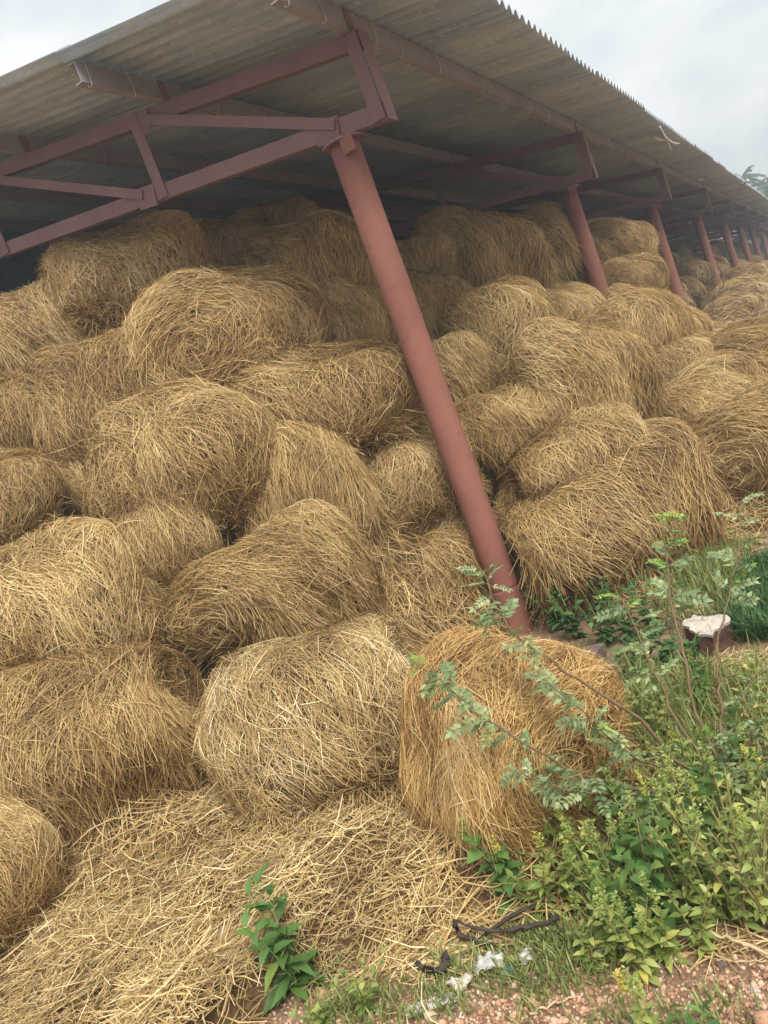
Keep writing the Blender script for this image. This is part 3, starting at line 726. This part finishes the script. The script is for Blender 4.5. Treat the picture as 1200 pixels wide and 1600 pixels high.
def stray():
    rng = np.random.default_rng(17)
    pts = np.vstack([gpts([(1010, 985), (1120, 950), (1190, 850), (1110, 815)], 2600, rng), gpts([(960, 1200), (1199, 1200), (1199, 1020), (960, 1040)], 1400, rng), gpts([(560, 1560), (800, 1500), (780, 1400), (600, 1480)], 450, rng), gpts([(1000, 1510), (1240, 1490), (1240, 1460), (1000, 1470)], 70, rng)])
    pts[:, 2] = gz(pts[:, 0], pts[:, 1]) + .006 + rng.random(len(pts)) * .02; n = len(pts); ln = rng.uniform(.08, .28, n)
    q, sd_ = scatter_straw(pts, .10, ln, None, rng, curl=.14); q[:, :, 2] = np.maximum(q[:, :, 2], gz(q[:, :, 0], q[:, :, 1]) + .004)
    V, F = ribbons(q, sd_, rng.uniform(.003, .006, n))
    tag(link('scattered_straw', mesh_np('scattered_straw', V, F, np.repeat(rng.beta(1.6, 1.3, n), 8)), None, M_SPILL), 'thin scatter of straw over the bare ground beside the bales', 'straw', kind='stuff')
stray()
build_grass('grass', 'sparse yellow green grass between the straw and the stump', gpts([(1000, 1000), (1150, 1000), (1180, 860), (1090, 850)], 130, rg), .13, 10, M_GRASS, rg, .06, .005, .9)

# ---------------------------------------------------------------- small plants
LEAFV = {}
def leaf_variants(key, mat, ln, wd, n=4, fold=.3, droop=.25, seed=0):
    rng = np.random.default_rng(seed); out_ = []
    for i in range(n):
        V, F, tn = leaf_np(np.zeros((1, 3)), np.array([[1., 0, 0]]), np.array([[0, 0, 1.]]), np.array([ln * rng.uniform(.85, 1.15)]), np.array([wd * rng.uniform(.85, 1.15)]), fold, droop * rng.uniform(.3, 1.8), np.array([rng.uniform(.1, 1)]))
        m = mesh_np('leaf', V, F, tn); m.materials.append(mat); out_.append(m)
    LEAFV[key] = out_
leaf_variants('weed', M_WEED, .044, .021, 6, seed=1)
leaf_variants('seedling', M_SEED, .085, .034, 5, .35, .5, seed=2)
leaf_variants('dark', M_DARK, .075, .042, 5, .2, .35, seed=3)
leaf_variants('broad', M_SEED, .060, .046, 4, .2, .3, seed=4)
def add_leaf(parent, mesh, pos, az, pitch, scale=1.0, roll=0.0):
    o = link('leaf', mesh, parent); o.location = pos; o.rotation_euler = (roll, -pitch, az); o.scale = (scale,) * 3; return o
def make_plant(name, loc, h, stems, leaves_per, key, stem_mat, rng, label, cat, group=None, lean=.25, spike=False, scale=1.0, low=.1):
    t = tag(empty(name, loc), label, cat, group)
    for s in range(stems):
        a = rng.uniform(0, 6.283) if stems > 1 else rng.uniform(0, 6.28); ln = h * rng.uniform(.75, 1.1) if s else h
        tipx = ln * lean * rng.uniform(.3, 1.2) * (1 if stems > 1 else .6)
        pts = smooth_path([(0, 0, -.01), (math.cos(a) * tipx * .25, math.sin(a) * tipx * .25, ln * .4), (math.cos(a) * tipx, math.sin(a) * tipx, ln)], 9)
        st = tube('stem', pts, np.linspace(.0048, .0018, 9) * (h / .35) ** .5, stem_mat, t, 5)
        for k in range(leaves_per):
            u = low + (1 - low) * (k + rng.random()) / leaves_per; i = min(7, int(u * 8)); f = u * 8 - i
            p = pts[i] * (1 - f) + pts[i + 1] * f
            add_leaf(st, rng.choice(LEAFV[key]) if False else LEAFV[key][int(rng.integers(len(LEAFV[key])))], p, k * 2.4 + rng.normal(0, .4), rng.uniform(.0, .75) + (u > .85) * .5, scale * (1.05 - .45 * u) * rng.uniform(.8, 1.2), rng.normal(0, .3))
        if spike:
            n = 46; zz = rng.random(n); c = pts[-1] + np.stack([rng.normal(0, .005, n), rng.normal(0, .005, n), zz * .06], -1)
            aa = rng.uniform(0, 6.28, n); V, F, tn = leaf_np(c, np.stack([np.cos(aa), np.sin(aa), rng.uniform(.2, 1, n)], -1), np.tile([[0, 0, 1.]], (n, 1)), np.full(n, .012), np.full(n, .007), .2, .1, rng.uniform(.6, 1, n))
            m = mesh_np('flower_spike', V, F, tn); m.materials.append(M_WEED); link('flower_spike', m, st)
    return t
def gl(px, py):
    p = on_ground(px, py); return (p[0], p[1], float(gz(p[0], p[1])))
rp = np.random.default_rng(33)
# seedlings at the front edge of the straw
make_plant('seedling', gl(468, 1548), .36, 4, 15, 'seedling', M_GSTEM, rp, 'bright green leafy seedling growing out of the loose straw', 'plant', None, .3, scale=1.35)
make_plant('seedling', gl(580, 1592), .19, 5, 11, 'weed', M_GSTEM, rp, 'small green weed at the bottom edge right of the taller seedling', 'plant', None, .6)
make_plant('seedling', gl(510, 1612), .12, 5, 8, 'weed', M_GSTEM, rp, 'low grey-green weed at the bottom edge below the taller seedling', 'plant', None, .8)
# weeds of the thicket
weeds = [(815, 1425, .26), (860, 1440, .24), (905, 1430, .30), (850, 1400, .28), (800, 1400, .22), (950, 1440, .28), (990, 1450, .30), (1035, 1450, .33), (1080, 1440, .36), (1120, 1450, .38), (1165, 1455, .42),
         (1205, 1450, .40), (900, 1395, .28), (945, 1390, .30), (1000, 1395, .30), (1060, 1390, .34), (1110, 1395, .36), (1170, 1400, .38), (960, 1500, .22), (930, 1520, .2), (1010, 1530, .24), (1000, 1480, .24), (1050, 1500, .2), (1100, 1490, .2),
         (880, 1355, .25), (930, 1340, .28), (985, 1340, .28), (1040, 1340, .30), (1100, 1340, .30), (1160, 1345, .34), (960, 1290, .22), (1010, 1280, .24), (1060, 1290, .26), (1120, 1280, .28), (1180, 1290, .3),
         (1190, 1230, .3), (1080, 1240, .22), (1020, 1220, .2), (980, 1180, .18), (1190, 1160, .26), (1050, 1170, .2), (1000, 1120, .16), (1100, 1120, .2), (1180, 1100, .22), (840, 1370, .22), (790, 1360, .18), (1010, 1060, .2)]
for i, (px, py, h) in enumerate(weeds):
    make_plant('leafy_weed', gl(px, py), h, 4, 19, 'weed' if i % 7 else 'broad', M_STEM if i % 3 else M_GSTEM, rp,
               ['light green leafy weed standing along the edge of the gravel', 'leafy weed in the middle of the thicket right of the burnt branch', 'leafy weed growing under the shrub beside the golden bale', 'small leafy weed near the stump behind the shrub'][0 if py > 1445 else 1 if py > 1370 else 2 if py > 1200 else 3], 'weed', 'leafy weeds in the thicket', .45, spike=(i % 2 == 0), scale=rp.uniform(.9, 1.35))
make_plant('leafy_weed', gl(1030, 1640), .20, 3, 10, 'weed', M_STEM, rp, 'yellowish weed standing on the bare gravel at the bottom edge', 'weed', None, .3, True, 1.2)
make_plant('leafy_weed', gl(1100, 1640), .10, 5, 9, 'seedling', M_GSTEM, rp, 'low bright weed on the gravel in the bottom right corner', 'weed', None, .9, False, .7)
# dark broad leaved plants in the shade at the column foot
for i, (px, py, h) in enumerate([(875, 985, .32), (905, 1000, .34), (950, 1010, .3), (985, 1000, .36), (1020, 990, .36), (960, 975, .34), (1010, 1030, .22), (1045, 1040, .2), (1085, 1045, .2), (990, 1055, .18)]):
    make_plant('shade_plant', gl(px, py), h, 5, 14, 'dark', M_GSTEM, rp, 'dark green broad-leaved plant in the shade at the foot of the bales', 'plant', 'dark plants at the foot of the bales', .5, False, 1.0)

# ---------------------------------------------------------------- the grey-green shrub
def compound_leaf(seed, mat):
    rng = np.random.default_rng(seed); L = .115; k = 6; pr = 6
    s = np.linspace(0, 1, k); pts = np.stack([s * L, .012 * np.sin(s * 3 + seed), .02 * s - .035 * s * s], -1)
    V, F = tube_np(pts, np.linspace(.0016, .0007, k), 4)
    B = []; D = []
    for i in range(pr):
        u = .22 + .78 * i / (pr - 1); p = np.array([np.interp(u, s, pts[:, c]) for c in range(3)])
        for sg in (-1, 1): B.append(p); D.append([.55, sg * 1.0, rng.normal(.05, .18)])
    B.append(pts[-1]); D.append([1, 0, 0]); B = np.array(B); D = np.array(D); n = len(B)
    V2, F2, tn = leaf_np(B, D, np.tile([[0, 0, 1.]], (n, 1)) + rng.normal(0, .25, (n, 3)), .034 * rng.uniform(.75, 1.15, n), .0165 * rng.uniform(.85, 1.15, n), .15, .18, rng.uniform(.25, 1, n))
    Vt = np.vstack([V, V2]); Ft = [tuple(f) for f in F] + [tuple(f + len(V)) for f in F2]
    m = bpy.data.meshes.new('leaf'); m.from_pydata([tuple(v) for v in Vt], [], Ft); m.polygons.foreach_set('use_smooth', [True] * len(Ft))
    a = m.attributes.new('tone', 'FLOAT', 'POINT'); a.data.foreach_set('value', np.concatenate([np.full(len(V), .5), tn]).astype(np.float32)); m.update(); m.materials.append(mat)
    return m
def build_shrub():
    rng = np.random.default_rng(8)
    CL = [compound_leaf(i, M_GREYLEAF) for i in range(5)]; CY = [compound_leaf(10 + i, M_YOUNG) for i in range(3)]
    base = np.array(gl(1150, 1262)); t = tag(empty('shrub', base), 'grey-green feathery-leaved shrub with long bare branches beside the golden bale', 'shrub')
    def rel(p): return np.asarray(p) - base
    d0 = 2.80
    node = at(1138, 1208, d0)
    tube('trunk', smooth_path([rel(base) + [0, 0, -.03], rel(at(1148, 1240, d0)), rel(node)], 6), np.linspace(.013, .010, 6), M_TWIG, t, 7)
    BR = [  # points (x, y, depth), leaf interval
        ([(1138, 1208, 2.80), (1058, 1192, 2.74), (1000, 1125, 2.68), (930, 1078, 2.64), (860, 1032, 2.6), (800, 985, 2.58), (768, 930, 2.58), (748, 885, 2.6)], .0075, (.62, 1)),
        ([(1112, 1208, 2.80), (1060, 1130, 2.84), (1032, 1072, 2.88), (1012, 1030, 2.9), (985, 960, 2.95), (962, 925, 2.98)], .0065, (.3, 1)),
        ([(1124, 1198, 2.80), (1086, 1110, 2.82), (1066, 1010, 2.86), (1050, 950, 2.9), (1043, 880, 2.92), (1032, 795, 2.95)], .007, (.55, 1)),
        ([(1128, 1165, 2.80), (1124, 1080, 2.84), (1121, 1020, 2.86), (1136, 940, 2.9), (1152, 870, 2.92), (1158, 785, 2.95)], .0065, (.58, 1)),
        ([(1112, 1232, 2.78), (1000, 1234, 2.68), (905, 1208, 2.6), (815, 1158, 2.55), (740, 1108, 2.52), (690, 1062, 2.5), (640, 1030, 2.5)], .0065, (.18, 1)),
        ([(1146, 1205, 2.78), (1178, 1135, 2.76), (1160, 1090, 2.78), (1185, 1050, 2.8)], .0055, (.2, 1)),
        ([(1140, 1215, 2.76), (1190, 1190, 2.7), (1240, 1150, 2.66)], .006, (.1, 1)),
        ([(1095, 1215, 2.74), (1010, 1190, 2.62), (960, 1160, 2.56), (905, 1110, 2.52), (850, 1060, 2.5)], .005, (.25, 1)),
        ([(1050, 1235, 2.7), (960, 1240, 2.58), (870, 1230, 2.5), (800, 1200, 2.46)], .005, (.1, 1)),
        ([(1135, 1215, 2.72), (1130, 1180, 2.6), (1110, 1150, 2.52)], .004, (.3, 1)),
    ]
    for bi, (pp, rad, (u0, u1)) in enumerate(BR):
        P = smooth_path([rel(at(x, y, d)) for x, y, d in pp], 22); P[1:-1] += rng.normal(0, .0035, P[1:-1].shape)
        br = tube('branch', P, np.linspace(rad, .0018, 22), M_TWIG, t, 6)
        ln = np.linalg.norm(np.diff(P, axis=0), axis=1).sum(); n = int(ln * (u1 - u0) / (.021 if bi not in (2, 3) else .015))
        for k in range(n):
            u = u0 + (u1 - u0) * (k + rng.random() * .7) / n; f = u * 21; i = min(20, int(f)); p = P[i] * (1 - f + i) + P[i + 1] * (f - i)
            dv = P[min(21, i + 1)] - P[i]; az = math.atan2(dv[1], dv[0]) + rng.choice((-1, 1)) * rng.uniform(.5, 1.9)
            young = (u > .88 and bi in (0, 1, 2, 4) and rng.random() < .6) or rng.random() < .06
            m = CY[int(rng.integers(3))] if young else CL[int(rng.integers(5))]
            o = link('leaf', m, br); o.location = p; s = rng.uniform(.5, .98) * (1.0 if u < .9 else .75); o.scale = (s, s, s)
            o.rotation_euler = (rng.normal(0, .5), -rng.uniform(-.35, .7), az)
build_shrub()

# ---------------------------------------------------------------- stump, stone, sticks, litter
def stump():
    rng = np.random.default_rng(4); c = np.array(on_ground(1110, 1012)); n = 22; ang = np.linspace(0, 2 * math.pi, n, endpoint=False)
    rad = .092 * (1 + .16 * np.sin(3 * ang + .6) + .10 * np.sin(7 * ang) + rng.normal(0, .08, n)); V = []; F = []
    lv = [(-.03, 1.08), (.07, .97), (.145, .97), (.152, 1.0)]
    for h, s in lv:
        for a, r in zip(ang, rad):
            g = 1 - .07 * (math.sin(9 * a) > .2); V.append((r * s * g * math.cos(a) * 1.15, r * s * g * math.sin(a), h + .010 * math.cos(a + 2) * (h > .12)))
    for k in range(3):
        for j in range(n): F.append((k * n + j, k * n + (j + 1) % n, (k + 1) * n + (j + 1) % n, (k + 1) * n + j))
    m = bpy.data.meshes.new('stump'); m.from_pydata(V, [], F); m.update(); o = link('tree_stump', m, None, M_BARK); o.location = (c[0], c[1], 0); o.rotation_euler = (R(16), R(7), .2)
    tag(o, 'cut tree stump with a bleached pale top standing among the weeds', 'stump')
    top = [(x * 1.01, y * 1.01, z + .004) for x, y, z in V[3 * n:]]; cen = [(0, 0, .166)]
    mid = [(x * .55, y * .55, .163 + .010 * rng.normal()) for x, y, z in top]
    V2 = top + mid + cen; F2 = [(j, (j + 1) % n, n + (j + 1) % n, n + j) for j in range(n)] + [(n + j, n + (j + 1) % n, 2 * n) for j in range(n)]
    low = [(x, y, z - .016) for x, y, z in top]; b0 = len(V2); V2 += low; F2 += [(j, b0 + j, b0 + (j + 1) % n, (j + 1) % n) for j in range(n)]
    m2 = bpy.data.meshes.new('cut_top'); m2.from_pydata(V2, [], F2); m2.update(); link('cut_top', m2, o, M_CUTTOP)
stump()
def rock(name, c, s, mat, label, cat, seed, flat=.7):
    bm = bmesh.new(); bmesh.ops.create_icosphere(bm, subdivisions=2, radius=1); L = Lump(np.random.default_rng(seed), (2., 4.5), (.22, .12))
    for v in bm.verts:
        p = np.array(v.co[:]); p = p * (1 + L(p)); p = np.sign(p) * np.minimum(np.abs(p), .8); v.co = p * s * np.array([1.2, .9, flat])
    m = bpy.data.meshes.new(name); bm.to_mesh(m); bm.free(); o = link(name, m, None, mat); o.location = c; o.rotation_euler = (.2, .1, seed); tag(o, label, cat); return o
p = gl(930, 1035); rock('stone', (p[0], p[1], .045), .072, M_ROCK, 'brown stone half hidden behind the golden bale by the dark plants', 'stone', 3, .9)
p = gl(1055, 975); rock('stone', (p[0], p[1], .025), .055, M_ROCK, 'low brown stone left of the pale-topped stump', 'stone', 5, .7)
p = gl(1130, 1510); rock('stone', (p[0], p[1], .008), .016, M_ROCK, 'small dark red stone on the gravel under the dry stalk', 'stone', 7)
p = gl(1180, 1550); rock('stone', (p[0], p[1], .008), .017, M_CUTTOP, 'small pale stone on the gravel at the right edge', 'stone', 9, .5)

def stick(name, px, z, rad, mat, label, cat, seg=7, n=14, jit=.004, seed=0):
    rng = np.random.default_rng(seed); pts = []
    for (x, y), h in zip(px, z):
        q = on_ground(x, y, h); pts.append((q[0], q[1], h + float(gz(q[0], q[1]))))
    P = smooth_path(pts, n); P[1:-1] += rng.normal(0, jit, P[1:-1].shape)
    o = tube(name, P, np.linspace(rad[0], rad[1], n) * rng.uniform(.7, 1.3, n), mat, None, seg); return tag(o, label, cat)
b1 = stick('burnt_branch', [(712, 1447), (745, 1462), (800, 1465), (840, 1455), (875, 1440)], [.08, .065, .05, .05, .06], (.004, .008), M_CHAR, 'dark burnt branch lying curved across the grass edge', 'branch', seed=1)
tw = tube('twig', np.array([np.array(on_ground(x, y, h)) for x, y, h in ((745, 1468, .05), (765, 1455, .06), (800, 1430, .09), (838, 1412, .11))]), np.array([.005, .006, .006, .004]), M_CHAR, b1, 6)
b2 = stick('burnt_branch', [(714, 1450), (722, 1470), (745, 1480), (785, 1490)], [.08, .04, .035, .02], (.008, .005), M_CHAR, 'short burnt branch with a knobbly end in front of the curved one', 'branch', seed=2)
tube('twig', np.array([np.array(on_ground(x, y, h)) for x, y, h in ((716, 1478, .012), (730, 1470, .025), (744, 1480, .02), (752, 1496, .008))]), np.array([.013, .016, .009, .006]), M_CHAR, b2, 7)
b3 = stick('burnt_stub', [(655, 1512), (672, 1520), (688, 1525), (697, 1512), (704, 1500)], [.035, .025, .03, .035, .05], (.010, .013), M_CHAR, 'clod of burnt wood lying by the straw edge', 'burnt wood', n=12, jit=.006, seed=3)
stick('dry_stalk', [(1105, 1456), (1140, 1468), (1180, 1482), (1230, 1502)], [.05, .05, .04, .03], (.004, .006), M_STALK, 'long dry straw-coloured stalk lying over the gravel at the right', 'stalk', seed=4)
stick('dry_stalk', [(1120, 1500), (1150, 1502), (1200, 1503)], [.012, .01, .012], (.003, .003), M_STALK, 'thin dry stalk flat on the gravel below the long one', 'stalk', seed=5)
stick('dry_stalk', [(830, 1590), (870, 1575), (910, 1560)], [.015, .02, .012], (.003, .002), M_STALK, 'thin dry stalk slanting across the grass by the litter', 'stalk', seed=6)

def crumple(name, px, py, sx, sy, h, yaw, mat, label, seed, cat='litter'):
    rng = np.random.default_rng(seed); n = 15; g = np.linspace(-1, 1, n); X, Y = np.meshgrid(g, g, indexing='ij'); L = Lump(rng, (2.2, 5., 9.), (.35, .25, .16)); p3 = np.stack([X, Y, 0 * X], -1)
    e = 1 - .22 * np.abs(L(p3 * 1.7 + 4)); Z = np.maximum(h * (np.exp(-1.6 * (X ** 2 + Y ** 2)) * .7 + .7 * np.abs(L(p3))), 0) + .008
    V = np.stack([X * e * sx + .12 * sx * L(p3 + 9), Y * e * sy + .12 * sy * L(p3 - 6), Z], -1).reshape(-1, 3); i = (np.arange(n - 1)[:, None] * n + np.arange(n - 1)[None, :]).ravel()
    m = mesh_np(name, V, np.stack([i, i + n, i + n + 1, i + 1], -1), smooth=True); o = link(name, m, None, mat); q = gl(px, py); o.location = q; o.rotation_euler = (0, 0, yaw)
    so_ = o.modifiers.new('thickness', 'SOLIDIFY'); so_.thickness = .0015
    return tag(o, label, cat)
M_GREYW = plain('dirty_white_plastic', (.60, .53, .49), .5, .22, 18)
crumple('plastic_litter', 768, 1522, .055, .036, .034, .5, M_WHITE, 'crumpled white plastic scrap beside the burnt sticks', 1)
crumple('plastic_litter', 726, 1550, .036, .030, .030, 1.2, M_GREYW, 'dirty pinkish-white plastic lump below the white scrap', 2)
crumple('plastic_litter', 678, 1580, .080, .026, .016, .55, M_GREYW, 'long dirty white plastic sheet strip at the bottom edge', 3)
crumple('plastic_litter', 828, 1510, .036, .026, .02, 2.1, M_WHITE, 'thin torn white film right of the white scrap', 4)
crumple('plastic_litter', 800, 1532, .020, .012, .012, .3, M_BLUE, 'small blue plastic scrap in the grass', 5)
crumple('paper_litter', 938, 1500, .022, .018, .02, .9, M_GREYW, 'greyish paper scrap among the weeds by the gravel', 6)
crumple('plastic_litter', 945, 1345, .03, .03, .05, .9, M_WHITE, 'white scrap caught inside the weeds', 8)
# pale fluff caught on the bale
# white strips hanging under the eave
def strips():
    def eave_pt(px, py):
        v = ray(px, py); zz = lambda x: roof_z(x) - .02
        t = (zz(0) - CAM[2]) / (v[2] + SLOPE * v[0]); return CAM + v * t - np.array([0, 0, .03])
    c = eave_pt(1040, 213); root = tag(empty('eave_cross', c), 'white cross of thin strips hanging under the roof edge', 'strip')
    for (x, y) in ((1030, 195), (1021, 211), (1060, 221), (1047, 231)):
        e = eave_pt(x, y); mid = (c + e) / 2 + [0, 0, -.03]
        tube('strip', smooth_path([[0, 0, 0], mid - c, e - c], 6), np.linspace(.022, .012, 6), M_BRIGHT, root, 5)
    a, b, d = eave_pt(1090, 278), eave_pt(1101, 278), eave_pt(1110, 273)
    tag(tube('hanging_strip', smooth_path([a, b, d], 7), .022, M_BRIGHT, None, 5), 'bent white strip stuck under the roof farther along the eave', 'strip')
    a, b, d = eave_pt(1157, 287), eave_pt(1163, 284), eave_pt(1168, 280)
    tag(tube('hanging_strip', smooth_path([a, b, d], 7), .03, M_BRIGHT, None, 5), 'short white strip at the far roof edge below the palm', 'strip')
strips()

# ---------------------------------------------------------------- trees behind the roof
def palm(px, py, d, r, label, seed):
    rng = np.random.default_rng(seed); top = at(px, py, d); base = np.array([top[0] + .6, top[1], 0.0])
    t = tag(empty('palm_tree', base), label, 'palm tree', 'coconut palms beyond the shed'); rt = top - base
    tube('trunk', smooth_path([[0, 0, -.2], rt * .5 + [.25, 0, 0], rt], 12), np.linspace(.22, .13, 12), M_TWIG, t, 8)
    for i in range(17):
        a = i * 2.4 + rng.normal(0, .2); el = rng.uniform(-.35, 1.2); k = 10; s = np.linspace(0, 1, k); L = r * rng.uniform(.85, 1.1)
        hx = L * s * math.cos(el * .8) ; hz = L * (s * math.sin(el) - .55 * s * s)
        pts = rt + np.stack([hx * math.cos(a), hx * math.sin(a), hz], -1)
        n = 34; u = np.repeat(np.linspace(.12, 1, n), 2); p = np.stack([np.interp(u, s, pts[:, c]) for c in range(3)], -1); sg = np.tile([-1., 1.], n)
        out_ = np.array([-math.sin(a), math.cos(a), 0]); al = unit((pts[-1] - pts[0])[None])[0]
        D = out_[None] * sg[:, None] * .8 + al[None] * .7 + np.array([0, 0, -.35]); ln = r * .30 * (1 - .6 * np.abs(u - .45))
        V, F, tn = leaf_np(p, D, np.tile([[0, 0, 1.]], (2 * n, 1)), ln, np.full(2 * n, .055), .1, .3, rng.random(2 * n))
        m = mesh_np('frond', V, F, tn); m.materials.append(M_TREE); link('frond', m, t)
palm(1158, 278, 66, 1.8, 'small palm crown showing above the roof edge', 1)
palm(1203, 287, 58, 2.3, 'larger palm crown at the right edge above the roof line', 2)
def tree(x, y, h, r, label, seed):
    rng = np.random.default_rng(seed); t = tag(empty('broadleaf_tree', (x, y, 0)), label, 'tree', 'trees far behind the shed')
    tube('trunk', smooth_path([(0, 0, -.2), (.1, .1, h * .4), (0, .2, h * .75)], 8), np.linspace(.22, .08, 8), M_TWIG, t, 7)
    B = []
    for i in range(26):
        c = np.clip(rng.normal(0, 1, 3), -1.3, 1.3) * [r * .45, r * .45, h * .17] + [0, 0, h * .72]; n = 150
        B.append(c + np.clip(rng.normal(0, 1, (n, 3)), -1.7, 1.7) * r * .17)
    B = np.vstack(B); n = len(B); D = rng.normal(size=(n, 3)); V, F, tn = leaf_np(B, D, rng.normal(size=(n, 3)), np.full(n, .32), np.full(n, .2), .2, .2, rng.random(n))
    m = mesh_np('crown', V, F, tn); m.materials.append(M_TREE); link('crown', m, t)
for k, (px, d, h, r) in enumerate([(1196, 75, 6.0, 3.2), (1180, 95, 7.5, 3.5)]):
    q = at(px, 330, d); tree(q[0], q[1], h, r, ['round green tree below the right palm', 'pale distant tree behind the palms'][k], 40 + k)

# ---------------------------------------------------------------- thin haze, added to lift the shade under the roof
def haze():
    V = [(x, y, z) for x in (-620, 620) for y in (-620, 920) for z in (-1.2, 11.5)]
    F = [(0, 1, 3, 2), (4, 6, 7, 5), (0, 4, 5, 1), (2, 3, 7, 6), (0, 2, 6, 4), (1, 5, 7, 3)]
    m = bpy.data.meshes.new('haze'); m.from_pydata(V, [], F); m.update()
    mt = bpy.data.materials.new('added_haze'); mt.use_nodes = True; t = mt.node_tree; t.nodes.clear()
    o = t.nodes.new('ShaderNodeOutputMaterial'); v = t.nodes.new('ShaderNodeVolumePrincipled')
    v.inputs['Color'].default_value = (.82, .90, 1.0, 1); v.inputs['Density'].default_value = HAZE; v.inputs['Anisotropy'].default_value = .25
    t.links.new(v.outputs[0], o.inputs['Volume'])
    tag(link('haze', m, None, mt), 'thin haze added to lighten the shade under the roof', 'haze', kind='stuff')
haze()
